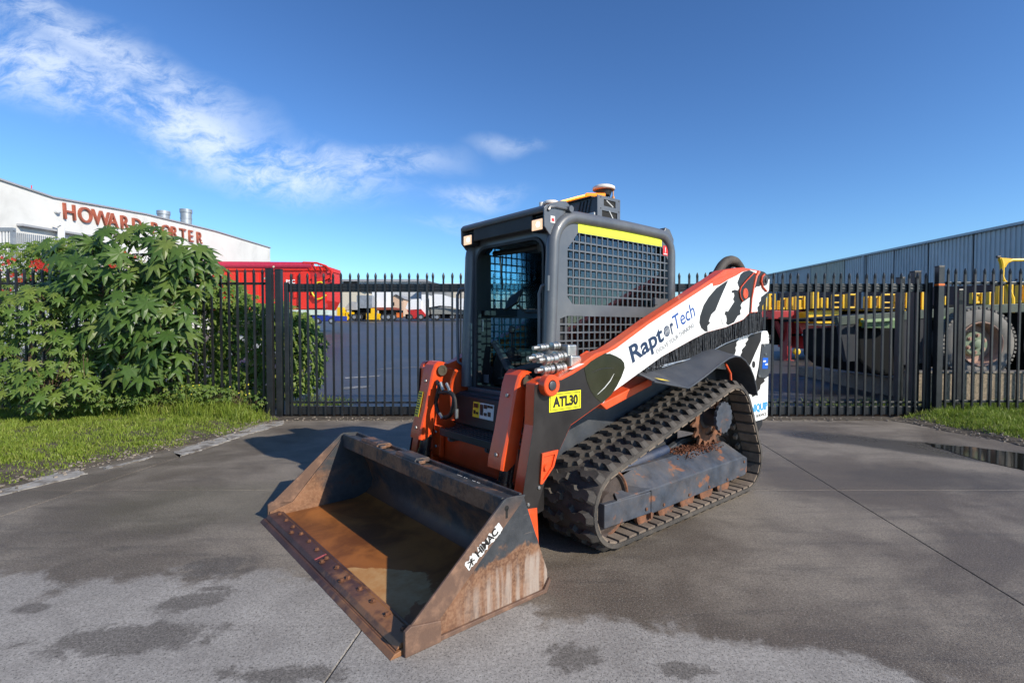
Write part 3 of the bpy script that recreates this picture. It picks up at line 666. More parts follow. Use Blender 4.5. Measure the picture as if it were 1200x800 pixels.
    b = mb(); b.lathe((-1.078, s * .80, 1.040), (0, s, 0), [(0, .026), (.034, .026), (.036, .023)], 24); b.build('knee_pin', DARKGREY, kb, smooth=True)
    # reinforced orange pocket
    tri = [(-1.036, .655), (-1.165, .657), (-1.130, .565), (-1.036, .480), (-1.020, .483)]; cx = sum(p[0] for p in tri) / 5; cz = sum(p[1] for p in tri) / 5
    inn = [(cx + (x - cx) * .70, cz + (z - cz) * .76) for x, z in tri]
    b = mb(); ringprism(b, tri, inn, s * .7817, s * .7950, 'y'); pk = b.build('pocket_rim', ORANGE, arm, bevel=.002)
    b = mb(); b.prism(inn, s * .7817, s * .7835); b.lathe((cx + .01, s * .783, cz), (0, s, 0), [(0, .022), (.015, .016)], 10); b.build('pocket_plate', ORANGE, pk)
    nm = bolt_mesh(.011, .008, 'y')
    for (u, v) in ((631, 571), (618.5, 591)):
        x, z = onY(u, v, .78); o = link('bolt', nm, arm, (x, s * .782, z)); o.rotation_euler = (0, 0, 0 if s > 0 else math.pi)
    # bristle seal hanging under the arm
    bl = [(-2.03, 1.09), (-2.214, 1.156), (-2.636, 1.277), (-2.823, 1.325), (-3.126, 1.365), (-3.436, 1.431), (-3.552, 1.497), (-3.80, 1.500)]
    lo = [(-2.03, 1.05), (-2.214, 1.084), (-2.639, 1.138), (-2.90, 1.18), (-3.129, 1.236), (-3.45, 1.29), (-3.60, 1.31), (-3.80, 1.334)]
    def lerp(P, x):
        for a, c in zip(P, P[1:]):
            if c[0] <= x <= a[0]: k = (a[0] - x) / (a[0] - c[0]); return a[1] + (c[1] - a[1]) * k
        return P[-1][1]
    rs = random.Random(4); b = mb(); x = -2.04
    while x > -3.80:
        wd = rs.uniform(.003, .008); zt = lerp(bl, x) + .006; zb = lerp(lo, x) + rs.uniform(-.006, .012); y = .765 + rs.uniform(-.012, .012); sk = rs.uniform(-.03, .03)
        b.add([(x, s * (y - .004), zt), (x - wd, s * (y - .004), zt), (x - wd + sk, s * (y + .006), zb), (x + sk, s * (y + .006), zb), (x, s * (y + .004), zt), (x - wd, s * (y + .004), zt), (x - wd + sk, s * (y + .010), zb), (x + sk, s * (y + .010), zb)],
              [(0, 1, 2, 3), (4, 5, 6, 7), (0, 3, 7, 4), (1, 2, 6, 5), (3, 2, 6, 7), (0, 1, 5, 4)]); x -= rs.uniform(.0015, .0040)
    b.build('bristle_seal', mat('bristles', (.035, .034, .035), .45, var=.75, vscale=45), arm, kind='stuff')
    b = mb(); b.prism([(x, z - .01) for x, z in bl] + [(x, z + .01) for x, z in lo[::-1]], s * .735, s * .745); b.build('seal_backing', VBLACK, arm)
    b = mb(); b.tube([(x, s * .782, z - .002) for x, z in lo[1:]], .004, 6); b.build('seal_edge', STEEL, arm)
    # front cylinder with its guard
    yc = s * .54
    b = mb(); b.cyl((-1.095, yc, 1.040), (-.965, yc, .420), .043, 20); b.cyl((-.972, yc, .45), (-.960, yc, .395), .050, 20); b.cyl((-1.075, yc - .06, 1.045), (-1.075, yc + .06, 1.045), .055, 20)
    cy = b.build('tilt_cylinder', BLACKP, L, smooth=True)
    b = mb(); b.cyl((-.962, yc, .41), (-.930, yc, .26), .022, 14); b.build('piston_rod', CHROME, cy, smooth=True)
    b = mb(); b.cyl((-1.075, yc - .085, 1.045), (-1.075, yc + .085, 1.045), .032, 20); b.lathe((-1.075, yc + .085, 1.045), (0, 1, 0), [(0, .040), (.008, .040), (.008, .022), (.004, .020)], 20); b.build('cylinder_pin', mat('worn_pin', (.10, .085, .06), .5, metal=.6, vscale=20), cy, smooth=True)
    # guard: channel section swept down the cylinder
    sec = []
    G = [(-1.075, 1.112, .70), (-1.050, 1.110, .9), (-1.020, 1.085, 1), (-.998, 1.03, 1), (-.975, .93, 1), (-.935, .75, 1), (-.893, .60, 1), (-.885, .545, 1)]
    vs = []; fs = []
    for k, (gx, gz, gw) in enumerate(G):
        dpt = .10 if k < 7 else .045
        if k <= 1: dpt = .05
        wv_ = .072
        for (yy, back) in ((-wv_, dpt), (-wv_, .010), (-wv_ + .012, 0), (wv_ - .012, 0), (wv_, .010), (wv_, dpt), (wv_ - .006, dpt), (wv_ - .008, .012), (-wv_ + .008, .012), (-wv_ + .006, dpt)):
            vs.append((gx - back * .95, yc + yy, gz - back * .30))
    nn = 10
    for k in range(len(G) - 1): fs += [(k * nn + i, k * nn + (i + 1) % nn, (k + 1) * nn + (i + 1) % nn, (k + 1) * nn + i) for i in range(nn)]
    fs += [tuple(range(nn)), tuple(range(len(G) * nn - 1, (len(G) - 1) * nn - 1, -1))]
    b = mb(); b.add(vs, fs); gd = b.build('cylinder_guard', ORANGE, L, smooth=True, ang=22)
    for (gx, gz) in ((-.984, .965), (-.899, .625)): link('bolt', bx_, gd, (gx + .003, yc + .01, gz))
    if s < 0:
        b = mb(); b.add([(-.9635, yc - .052, .885), (-.9635, yc + .006, .885), (-.921, yc + .006, .70), (-.921, yc - .052, .70), (-.9655, yc - .052, .885), (-.9655, yc + .006, .885), (-.923, yc + .006, .70), (-.923, yc - .052, .70)], [(0, 1, 2, 3), (4, 5, 6, 7), (0, 1, 5, 4), (2, 3, 7, 6), (0, 3, 7, 4), (1, 2, 6, 5)])
        wl = b.build('warning_label', LABY, gd); wl.location.x = .006
        b = mb(); rq = random.Random(2)
        for i in range(9):
            t = .08 + i * .1; x_ = -.9635 + .0425 * t; z_ = .885 - .185 * t
            b.box(x_ + .0002, x_ + .0022, yc - .045, yc - .045 + rq.uniform(.02, .045), z_ - .005, z_ + .004)
        b.build('label_print', NAVY, wl)
for o_ in (ARM[-1],) + tuple(o for o in L.children if o.name.split('.')[0] in ('tilt_cylinder', 'cylinder_guard') and (o.matrix_local @ o.data.vertices[0].co).y < 0): o_.location = (-.10, .12, 0) if o_ is ARM[-1] else (-.055, .055, 0)
# wording on the left arm
dv = Vector((onY(812, 357, .78)[0] - onY(740, 425, .78)[0], 0, onY(815, 371, .78)[1] - onY(740, 425, .78)[1]))
pR = onY(740.5, 425, .78); pE = onY(814.5, 371.5, .78)
d_ = Vector((pE[0] - pR[0], 0, pE[1] - pR[1])); LEN = d_.length; d_.normalize(); up_ = Vector((d_.z, 0, -d_.x))
if up_.z < 0: up_ = -up_
WO = Vector((pR[0], .7832, pR[1]))
def wtext(nm, body, size, along, lift, m, width=None, **kw):
    o = text(nm, body, size, (0, 0, 0), (1, 0, 0), (0, 1, 0), m, ARM[1], .0005, **kw)
    xs = [v.co.x for v in o.data.vertices]; x0, x1 = min(xs), max(xs); k = (width / (x1 - x0)) if width else 1
    M = Matrix(((d_.x * k, up_.x, 0, WO.x), (0, 0, 1, WO.y), (d_.z * k, up_.z, 0, WO.z), (0, 0, 0, 1)))
    M = M @ Matrix.Translation((along / k - x0, lift, 0)); o.data.transform(M); return o
wtext('wordmark', 'Rapt', .165, 0.0, 0.0, NAVY, LEN * .472, bold=.0045)
wtext('wordmark', 'r', .165, LEN * .592, 0.0, NAVY, LEN * .050, bold=.0045)
wtext('wordmark', 'Tech', .158, LEN * .645, .010, BLUE, LEN * .36, bold=.001)
wtext('slogan', 'EVOLVE YOUR THINKING', .046, LEN * .33, -.060, GREYPRINT, LEN * .62, bold=.0006)
oc = WO + d_ * LEN * .535 + up_ * .044
b = mb(); b.lathe(oc - Vector((0, .0006, 0)), (0, 1, 0), [(0, .040), (.0011, .040)], 28); lo_ = b.build('wordmark_roundel', NAVY, ARM[1])
b = mb()
for k in range(5):
    a = -.030 + k * .015; hgt = math.sqrt(max(0, .040 ** 2 - a * a)); P0 = oc + d_ * a - up_ * hgt * .85 + Vector((0, .0008, 0)); 
    b.tube([P0, oc + d_ * (a + .006) + Vector((0, .0008, 0)), oc + d_ * a + up_ * hgt * .85 + Vector((0, .0008, 0))], [.0012, .0030, .0012], 5)
b.build('roundel_stripes', WHITE, lo_)
# fleet number plate
b = mb(); b.box(-1.366, -1.100, .7816, .7830, .879, .989); np_ = b.build('number_plate', SIGNY, ARM[1])
b = mb(); ringprism(b, [(-1.108, .981), (-1.358, .981), (-1.358, .887), (-1.108, .887)], [(-1.112, .977), (-1.354, .977), (-1.354, .891), (-1.112, .891)], .7830, .7834, 'y'); b.build('plate_border', VBLACK, np_)
text('plate_number', 'ATL30', .092, (-1.128, .7834, .903), (-1, 0, 0), (0, 0, 1), VBLACK, np_, .0004, bold=.0048, fit=(.212, .064))
b = mb(); p = [onY(600 + x / 10, 370 + y / 10, .785) for x, y in ((660, 625), (790, 560), (850, 558), (700, 628))]
b.prism(p, .7842, .7850); b.build('faded_label', LABWHITE, ARM[1])
# ---------------------------------------------------------------- cab
cab_path = [(-1.400, .90), (-1.412, 1.30), (-1.432, 1.70), (-1.440, 1.88)] + arc(-1.660, 1.895, .220, 5, 90, 9) + [(-1.90, 2.118), (-2.20, 2.121), (-2.50, 2.118)] + arc(-2.640, 1.955, .160, 90, 180, 7) + [(-2.802, 1.7), (-2.805, 1.3), (-2.80, .95)]
b = mb(); b.box(-2.82, -1.40, -.455, .455, .862, .885)
cab = b.build('cab', CABGREY, L, bevel=.006)
G_ = .060
for s in (1, -1):
    b = mb(); b.tube([(x, s * .462, z) for x, z in cab_path], .045, 16); b.build('frame_tube', CABGREY, cab, smooth=True, ang=50)
    b = mb(); y0, y1 = s * .462, s * .474
    ft = [(-1.455, 1.895)] + arc(-1.665, 1.90, .205, 0, 90, 6) + [(-1.672, 2.013), (-1.570, 1.897)]
    rt = [(-2.640, 2.105)] + arc(-2.640, 1.955, .150, 90, 180, 6)[1:] + [(-2.79, 1.895), (-2.775, 1.895), (-2.672, 2.013)]
    b.prism(ft, y0, y1); b.prism(rt, y0, y1)
    b.prism([(-1.672, 2.013), (-1.665, 2.105), (-2.640, 2.105), (-2.672, 2.013)], y0, y1)
    b.prism([(-1.415, .89), (-1.43, 1.60), (-1.455, 1.895), (-1.570, 1.897), (-1.570, 1.445), (-1.500, 1.425), (-1.500, 1.05), (-1.52, .89)], y0, y1)
    b.prism([(-2.775, 1.895), (-2.79, 1.895), (-2.79, .89), (-2.74, .89), (-2.74, 1.445), (-2.775, 1.52)], y0, y1)
    b.prism([(-1.570, 1.445), (-1.570, 1.575), (-1.620, 1.526), (-2.56, 1.526), (-2.60, 1.60), (-2.775, 1.60), (-2.775, 1.52), (-2.74, 1.445)], y0, y1)
    b.prism([(-1.500, 1.05), (-2.74, 1.05), (-2.74, .89), (-1.52, .89)], y0, y1)
    pl = b.build('side_panel', CABGREY, cab)
    for (nm, xa, xb, za, zb) in (('upper_screen', -1.570, -2.775, 1.526, 2.013), ('lower_screen', -1.500, -2.74, 1.05, 1.445)):
        b = mb(); n = int(round((xa - xb) / G_)); ym, yw = s * .468, .0035
        for i in range(1, n):
            x = xa + (xb - xa) * i / n; z1 = zb; z0 = za
            if nm == 'upper_screen':
                if x > -1.672: z1 = 1.897 + (-1.570 - x) * 1.13
                if x < -2.672: z1 = 2.013 - (-2.672 - x) * 1.13
                if x > -1.62: z0 = 1.526 + (x + 1.62)
                if x < -2.60: z0 = 1.60
            b.box(x - .0055, x + .0055, ym - yw, ym + yw, z0 - .003, z1 + .003)
        m = int(round((zb - za) / G_))
        for j in range(1, m):
            z = za + (zb - za) * j / m; xa2, xb2 = xa, xb
            if nm == 'upper_screen':
                if z > 1.897: xa2 = xa - (z - 1.897) / 1.13; xb2 = xb + (z - 1.897) / 1.13
                if z < 1.575: xa2 = xa - (1.575 - z)
                if z < 1.60: xb2 = -2.60
            elif z > 1.42: continue
            b.box(xb2 - .003, xa2 + .003, ym - yw + .0006, ym + yw - .0006, z - .0055, z + .0055)
        b.build(nm, CABGREY, pl)
        b = mb(); b.box(xb, xa, s * .440, s * .444, za, zb); b.build('window', TINT, pl)
    for i in range(26):
        pass
    b = mb(); rq = random.Random(8)
    for k in range(34):   # weld spots and paint drips on the seam beside the tube
        z = .95 + k * .028; b.lathe((-1.458 - (z > 1.7) * .006, s * .4745, z + rq.uniform(-.008, .008)), (0, s, 0), [(0, .0028), (.0015, .002)], 6)
    b.build('seam_spots', LABWHITE, pl, kind='stuff')
YF0, YF1 = -1.462, -1.446
b = mb(); outer = rrect(-.452, .452, .885, 2.085, .18, 6, (.18, .18, .02, .02)); inner = rrect(-.385, .385, .885 + .015, 1.985, .11, 6, (.11, .11, .015, .015))
ringprism(b, outer, inner, YF0, YF1, 'x'); b.build('front_frame', CABGREY, cab, bevel=.004)
b = mb(); ringprism(b, rrect(-.385, .385, .900, 1.985, .11, 6, (.11, .11, .015, .015)), rrect(-.368, .368, .915, 1.966, .10, 6, (.10, .10, .015, .015)), -1.475, -1.432, 'x'); b.build('door_seal', PLASTIC, cab, smooth=True)
for s in (1, -1):   # deep inner post faces
    b = mb(); b.prism([(-1.464, s * .452), (-1.464, s * .40), (-1.60, s * .400), (-1.60, s * .452)], .89, 1.95, 'z'); b.build('door_post', PLASTIC, cab, bevel=.006)
b = mb(); b.prism([(-1.40, 2.100), (-1.42, 2.128), (-1.70, 2.160), (-2.60, 2.158), (-2.80, 2.08), (-2.80, 2.06), (-2.60, 2.120), (-1.70, 2.125)], -.445, .445); roof = b.build('roof', CABGREY, cab, bevel=.008)
b = mb(); b.box(-2.80, -2.775, -.44, .44, .885, 1.30); b.box(-2.80, -2.775, -.44, .44, 1.98, 2.08); b.box(-2.80, -2.775, -.44, -.36, 1.30, 1.98); b.box(-2.80, -2.775, .36, .44, 1.30, 1.98); b.build('rear_wall', PLASTIC, cab)
b = mb(); b.box(-2.792, -2.786, -.36, .36, 1.30, 1.98); b.build('rear_window', TINT, cab)
b = mb(); b.box(-1.46, -1.395, -.44, .44, .868, .898); b.build('door_sill', CABGREY, cab, bevel=.006)
# visor with its cheeks and two work lamps
b = mb(); b.prism([(-1.355, 2.118), (-1.350, 2.140), (-1.375, 2.162), (-1.62, 2.190), (-1.62, 2.166), (-1.39, 2.135), (-1.372, 2.112)], -.470, .470)
vz = b.build('visor', CABGREY, cab, bevel=.005)
b = mb(); b.prism([(-1.372, 2.02), (-1.372, 2.132), (-1.60, 2.155), (-1.60, 2.10), (-1.46, 2.07)], -.335, .335); b.build('visor_underside', PLASTIC, vz, bevel=.01)
for s in (1, -1):
    ch = [(-1.352, 2.138), (-1.372, 2.160), (-1.50, 2.205), (-1.555, 2.212), (-1.60, 2.18), (-1.585, 2.15), (-1.475, 2.07), (-1.43, 1.965), (-1.400, 1.975), (-1.356, 2.02)]
    b = mb(); b.prism(ch, s * .462, s * .474); ck = b.build('visor_cheek', CABGREY, vz, bevel=.003)
    b = mb(); b.tube([(-1.385, s * .480, 2.125), (-1.395, s * .480, 2.148), (-1.45, s * .480, 2.158), (-1.565, s * .480, 2.158)], .010, 8); b.cyl((-1.575, s * .455, 2.158), (-1.575, s * .505, 2.158), .022, 14); b.build('visor_hinge', CABGREY, ck, smooth=True)
    b = mb(); b.box(-1.448, -1.408, s * .475, s * .4762, 2.050, 2.095); b.build('lamp_sticker', LABWHITE, ck)
    b = mb(); b.box(-1.441, -1.417, s * .4763, s * .4770, 2.060, 2.080); b.build('sticker_symbol', REDSTICK, ck)
    b = mb(); yl = s * .395; b.box(-1.44, -1.366, yl - .058, yl + .058, 1.998, 2.085); wl = b.build('work_lamp', PLASTIC, cab, bevel=.008)
    b = mb(); b.box(-1.368, -1.360, yl - .050, yl + .050, 2.006, 2.076); b.build('lamp_lens', LENS, wl, bevel=.004)
    b = mb(); b.lathe((-1.3605, yl + .012, 2.042), (1, 0, 0), [(0, .018), (.001, .018)], 12); b.build('lamp_bulb', mat('bulb_glow', (1, .9, .8), emit=(1, .88, .70), es=3), wl)
# reflective strip, safety sticker
b = mb(); b.prism([(-1.672, 2.016), (-1.672, 2.077), (-2.664, 2.080), (-2.664, 2.019)], .4745, .4757); b.build('reflective_strip', YELLOW, cab)
b = mb(); b.box(-2.752, -2.682, .4745, .4757, 1.952, 2.030); rsck = b.build('hammer_sticker', REDSTICK, cab, bevel=.0)
b = mb(); b.box(-2.722, -2.712, .4758, .4764, 1.985, 2.020); b.box(-2.742, -2.692, .4758, .4764, 1.960, 1.968); b.lathe((-2.717, .4757, 1.978), (0, 1, 0), [(0, .005), (.0008, .005)], 8); b.build('sticker_symbol', LABWHITE, rsck)
b = mb(); b.prism([(-2.70, 2.12), (-2.74, 2.185), (-2.80, 2.175), (-2.86, 2.10), (-2.855, 2.0), (-2.83, 2.0), (-2.80, 2.06)], .40, .462); b.build('rear_lamp_bracket', CABGREY, cab, bevel=.006)
b = mb(); b.box(-2.585, -2.545, .475, .50, 1.545, 1.60); b.build('window_latch', CABGREY, cab, bevel=.004)
# grab handles
for (pts, nm) in (([(641, 331), (635, 335), (632, 344), (632, 372), (632, 404)], 1), ([(545, 337), (539, 339), (536, 346), (536, 385), (537, 424), (543, 431)], -1)):
    q = [onX(u, v, -1.385) for u, v in pts]; b = mb(); b.tube([(-1.385 if 0 < i < len(q) - 1 or nm > 0 and i else -1.42, y, z) for i, (y, z) in enumerate(q)], .0125, 10)
    if nm > 0: b.box(-1.44, -1.375, q[0][0] - .005, q[0][0] + .018, q[0][1] - .055, q[0][1] + .045)
    b.build('grab_handle', CABGREY, cab, smooth=True)
# interior
b = mb(); b.box(-2.55, -1.98, -.24, .24, 1.02, 1.16); b.prism([(-2.40, 1.14), (-2.52, 1.16), (-2.62, 1.78), (-2.52, 1.80), (-2.44, 1.40)], -.22, .22); b.build('seat', FABRIC, cab, bevel=.03, seg=3)
b = mb(); b.box(-2.60, -1.90, -.30, .30, .885, 1.02); b.build('seat_base', PLASTIC, cab, bevel=.01)
for s in (1, -1):
    b = mb(); b.prism([(-1.62, 1.02), (-1.66, 1.16), (-2.3, 1.18), (-2.4, .9), (-1.62, .9)], s * .29, s * .42); b.build('side_console', PLASTIC, cab, bevel=.015)
q = [onX(u, v, -1.58) for u, v in ((579, 401), (586, 412), (596, 431), (603, 436), (622, 430), (640, 428))]
b = mb(); b.tube([(-1.58, y, z) for y, z in q], [.030, .036, .036, .036, .034, .030], 6); b.build('restraint_bar', FABRIC, cab, bevel=.006)
for (u, v, x, r) in ((600, 386, -1.66, .030), (556, 360, -1.62, .020)):
    y, z = onX(u, v, x); b = mb(); b.lathe((x, y, z - r), (0, 0, 1), [(0, r * .5), (r * .3, r * .85), (r, r), (r * 1.6, r * .8), (r * 2, r * .3)], 14); b.cyl((x, y, z - .13), (x, y, z - r), .011, 8)
    if x < -1.64: b.lathe((x, y, z - .25), (0, 0, 1), [(0, .075), (.02, .08), (.03, .068), (.045, .072), (.055, .058), (.07, .062), (.085, .045), (.11, .025)], 18)
    b.build('joystick', PLASTIC, cab, smooth=True)
y, z = onX(600, 352, -1.72); b = mb(); b.obox((-1.72, y + .02, z), (1, .2, .5), (0, 1, .4), (-.5, 0, 1), .012, .09, .06); b.tube([(-1.74, y + .05, z - .04), (-1.75, y + .14, z - .10), (-1.75, .40, z - .10)], .012, 6); b.build('display', PLASTIC, cab, bevel=.006)
y, z = onX(636, 306, -1.62); b = mb(); b.lathe((-1.60, .26, 1.89), (0, 0, 1), [(0, .03), (.01, .075), (.06, .085), (.09, .06)], 16); b.build('ceiling_fan', PLASTIC, cab, smooth=True)
b = mb(); b.tube([(-1.62, -.28, 1.93), (-1.66, -.34, 1.80), (-1.70, -.38, 1.68)], .006, 6); b.tube([(-1.60, -.36, 1.955), (-1.60, .0, 1.945), (-1.60, .36, 1.955)], .022, 8); b.build('wiring', PLASTIC, cab, smooth=True)
b = mb(); b.tube([(-1.70, -.375, 1.70), (-1.66, -.365, 1.93)], .007, 8); b.build('gas_strut', STEEL, cab, smooth=True)
b = mb(); b.box(-1.90, -1.50, -.436, -.425, 1.455, 1.52); b.box(-1.62, -1.50, -.44, -.36, 1.46, 1.50); b.build('side_rail', PLASTIC, cab, bevel=.005)
y, z = onX(562, 383, -1.50); b = mb(); b.box(-1.503, -1.500, y - .045, y + .045, z - .035, z + .060); hl = b.build('hanging_label', LABWHITE, cab)
b = mb()
for k in range(4): b.box(-1.4998, -1.4990, y - .035, y + .035, z - .020 + k * .02, z - .012 + k * .02)
b.build('label_print', GREYPRINT, hl)
y, z = onX(568, 443, -1.52); b = mb(); b.box(-1.524, -1.520, y - .06, y + .05, z - .035, z + .03); b.build('floor_label', GREYPRINT, cab)
b = mb(); b.obox((-1.60, -.20, .93), (1, 0, .8), (0, 1, 0), (-.8, 0, 1), .07, .05, .008); b.obox((-1.60, .12, .93), (1, 0, .8), (0, 1, 0), (-.8, 0, 1), .07, .05, .008); b.build('foot_pedals', PLASTIC, cab, bevel=.004)
b = mb(); b.box(-1.505, -1.495, .362, .372, 1.10, 1.50); b.build('seat_belt', mat('belt_orange', (.5, .12, .02), .7), cab)
b = mb(); b.box(-1.60, -1.585, -.10, .10, .885, .99); b.build('kick_panel', PLASTIC, cab)

# ---------------------------------------------------------------- satellite positioning kit on the roof
ym = .345
xr1 = onY(701, 229, ym)[0]; zt = 2.352
b = mb(); b.prism([(xr1, 2.16), (xr1 - .002, zt), (xr1 - .25, zt + .005), (xr1 - .25, 2.16)], -.44, ym - .010)
gk = b.build('roof_module', DARKGREY, L, bevel=.006)
b = mb(); Zt = zt + .006
outer = [(xr1 + .008, 2.165), (xr1 + .008, Zt), (xr1 - .262, Zt + .006), (xr1 - .258, 2.165)]
def holeplate(b, x0, x1, z0, z1, holes, y0, y1):
    zs = sorted({z0, z1} | {h[2] for h in holes} | {h[3] for h in holes})
    for za, zb in zip(zs, zs[1:]):
        hs = sorted([h for h in holes if h[2] <= za and h[3] >= zb]); x = x0
        for h in hs:
            b.box(x, h[0], y0, y1, za, zb); x = h[1]
        b.box(x, x1, y0, y1, za, zb)
holeplate(b, xr1 - .262, xr1 + .008, 2.165, Zt, [(xr1 - .205, xr1 - .065, 2.285, 2.335), (xr1 - .225, xr1 - .045, 2.185, 2.250)], ym - .006, ym)
ep = b.build('end_plate', CABGREY, gk)
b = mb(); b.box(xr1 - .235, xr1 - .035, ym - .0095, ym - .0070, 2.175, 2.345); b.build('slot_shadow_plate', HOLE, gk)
b = mb(); b.cyl((xr1 - .13, ym - .005, 2.26), (xr1 - .19, ym - .005, 2.19), .006, 6); b.cyl((xr1 - .10, ym - .005, 2.33), (xr1 - .18, ym - .005, 2.29), .005, 6); b.build('cables', LABWHITE, gk)
b = mb()
for (x, z) in ((-.03, .345), (-.245, .345), (-.03, .262), (-.245, .262)): b.lathe((xr1 + x, ym, 2.0 + z), (0, 1, 0), [(0, .005), (.003, .004)], 6)
b.build('plate_bolts', PLASTIC, gk)
text('module_lettering', 'RaptorTech', .085, (xr1 + .0015, -.30, 2.235), (0, 1, 0), (0, 0, 1), PLASTIC, gk, .0008)
b = mb()
for k in range(4): b.tube([(xr1 + .002, .14 + k * .035, 2.20), (xr1 + .003, .15 + k * .035, 2.26), (xr1 + .002, .17 + k * .035, 2.335)], .0045, 5)
b.build('claw_emblem', PLASTIC, gk)
# amber warning light bar along the top edge
yl0 = onX(653, 235, xr1)[0]; yl1 = onX(690, 225.5, xr1)[0]
b = mb(); b.prism([(xr1 - .05, zt + .004), (xr1 + .025, zt + .004), (xr1 + .034, zt + .012), (xr1 + .026, zt + .026), (xr1 - .045, zt + .030)], yl0, yl1 - .02); lb = b.build('light_bar', AMBER, gk, bevel=.004)
b = mb(); b.obox((xr1 - .045, yl1 + .022, zt + .020), (1, -.75, 0), (.75, 1, 0), (0, 0, 1), .075, .03, .012); b.build('light_bar_end', AMBER, lb, bevel=.004)
b = mb()
for k in range(9):
    y = yl0 + .03 + (yl1 - yl0 - .06) * k / 8; b.box(xr1 + .0335, xr1 + .0375, y - .020, y + .020, zt + .010, zt + .020)
b.build('led_rows', mat('led_core', (1, .7, .3), emit=(1, .50, .10), es=2.2), lb)
b = mb(); b.prism([(xr1 - .05, zt - .006), (xr1 + .020, zt - .006), (xr1 + .022, zt + .0035), (xr1 - .05, zt + .0035)], yl0 - .01, yl1 + .04); b.build('light_bar_base', PLASTIC, lb)
def antenna(x, y, z, k=1.0):
    b = mb(); b.lathe((x, y, z), (0, 0, 1), [(0, .028 * k), (.030, .028 * k), (.034, .052 * k), (.075, .066 * k)], 28); a = b.build('satellite_antenna', PLASTIC, gk, smooth=True)
    b = mb(); b.lathe((x, y, z + .0755), (0, 0, 1), [(0, .082 * k), (.012, .088 * k), (.024, .084 * k), (.036, .060 * k), (.040, .02)], 32); b.build('antenna_dome', DISCM, a, smooth=True)
    b = mb(); b.lathe((x, y, z + .074), (0, 0, 1), [(0, .076 * k), (.004, .086 * k)], 28); b.build('antenna_ring', AMBER if False else mat('antenna_orange', (.55, .20, .05), .5), a, smooth=True)
    b = mb(); b.tube([(x - .0, y + .045 * k, z + .05), (x, y + .06 * k, z + .02), (x, y + .045 * k, z - .01)], .004, 6); b.build('antenna_lead', PLASTIC, a)
pa = onY(707.5, 227, ym - .07); antenna(pa[0], ym - .07, zt + .0, 1.0)
pb = onX(646, 240, xr1 - .12); antenna(xr1 - .12, pb[0], zt - .02, .85)
pc_ = onX(634.5, 240, xr1 - .05); b = mb(); b.cyl((xr1 - .05, pc_[0], 2.26), (xr1 - .05, pc_[0], 2.43), .020, 14); b.build('radio_antenna', DISCM, gk, smooth=True)
pd = onY(718.5, 233, ym - .03); b = mb(); b.cyl((pd[0], ym - .03, zt), (pd[0], ym - .03, zt + .03), .012, 10); b.cyl((pd[0], ym - .03, zt + .03), (pd[0], ym - .03, zt + .085), .005, 8); b.build('whip_antenna', mat('whip_orange', (.55, .25, .08), .5), gk, smooth=True)
b = mb(); b.box(xr1 - .01, xr1 + .02, ym - .10, ym - .02, 2.16, 2.23); b.build('mount_foot', LABWHITE, gk, bevel=.004)
b = mb(); b.box(xr1 - .27, xr1 - .262, ym - .05, ym - .01, 2.24, 2.32); b.build('end_connector', PLASTIC, gk)

# ---------------------------------------------------------------- hydraulic couplers and hoses
vb = None
def coupler(u, v, y, ln, r, tip, parent):
    x, z = onY(u, v, y); b = mb()
    b.lathe((x, y, z), (-1, 0, .05), [(-ln * .5, r * .55), (-ln * .5 + .004, r * .98), (-ln * .25, r), (-ln * .24, r * .9), (-ln * .18, r * .9), (-ln * .17, r), (-ln * .02, r), (0, r * .86), (.01, r * .86), (.012, r * 1.05), (ln * .45, r * 1.05), (ln * .5, r * .8)], 22)
    if tip: b.lathe((x + ln * .5, y, z), (1, 0, -.05), [(0, r * .5), (.02, r * .5), (.022, r * .62), (.045, r * .55)], 14)
    return b.build('coupler', CHROME, parent, smooth=True)
cx0, cz0 = onY(664, 422, .66); b = mb(); b.box(cx0 - .055, cx0 + .03, .615, .70, cz0 - .055, cz0 + .10); b.prism([(cx0 - .10, cz0 - .03), (cx0 - .06, cz0 + .03), (cx0 + .03, cz0 + .035), (cx0 + .03, cz0 - .05), (cx0 - .06, cz0 - .055)], .66, .725)
man = b.build('coupler_block', CHROME, L, bevel=.012, seg=3)
coupler(650, 405.5, .62, .062, .027, False, man); coupler(636, 407, .63, .07, .023, True, man); coupler(644, 421, .675, .10, .032, True, man); coupler(655, 418, .655, .078, .037, False, man)
coupler(641, 433, .685, .088, .028, True, man); coupler(655, 431, .68, .088, .030, False, man); coupler(630, 419, .64, .07, .028, True, man)
b = mb(); pth = [onY(u, v, .62) for u, v in ((661, 428), (666, 423), (671, 425), (676, 417), (682, 413), (690, 416))]
b.tube([(x, .66, z) for x, z in pth], .014, 8); pth = [onY(u, v, .60) for u, v in ((655, 409), (659, 417), (661, 424))]; b.tube([(x, .60, z) for x, z in pth], .010, 8); b.build('steel_pipe', ORANGE, man, smooth=True)
b = mb(); pth = [onY(u, v, .56) for u, v in ((657, 407), (662, 413), (668, 420), (670, 426))]; b.tube([(x, .58, z) for x, z in pth], .008, 8); b.build('small_hose', PLASTIC, man, smooth=True)
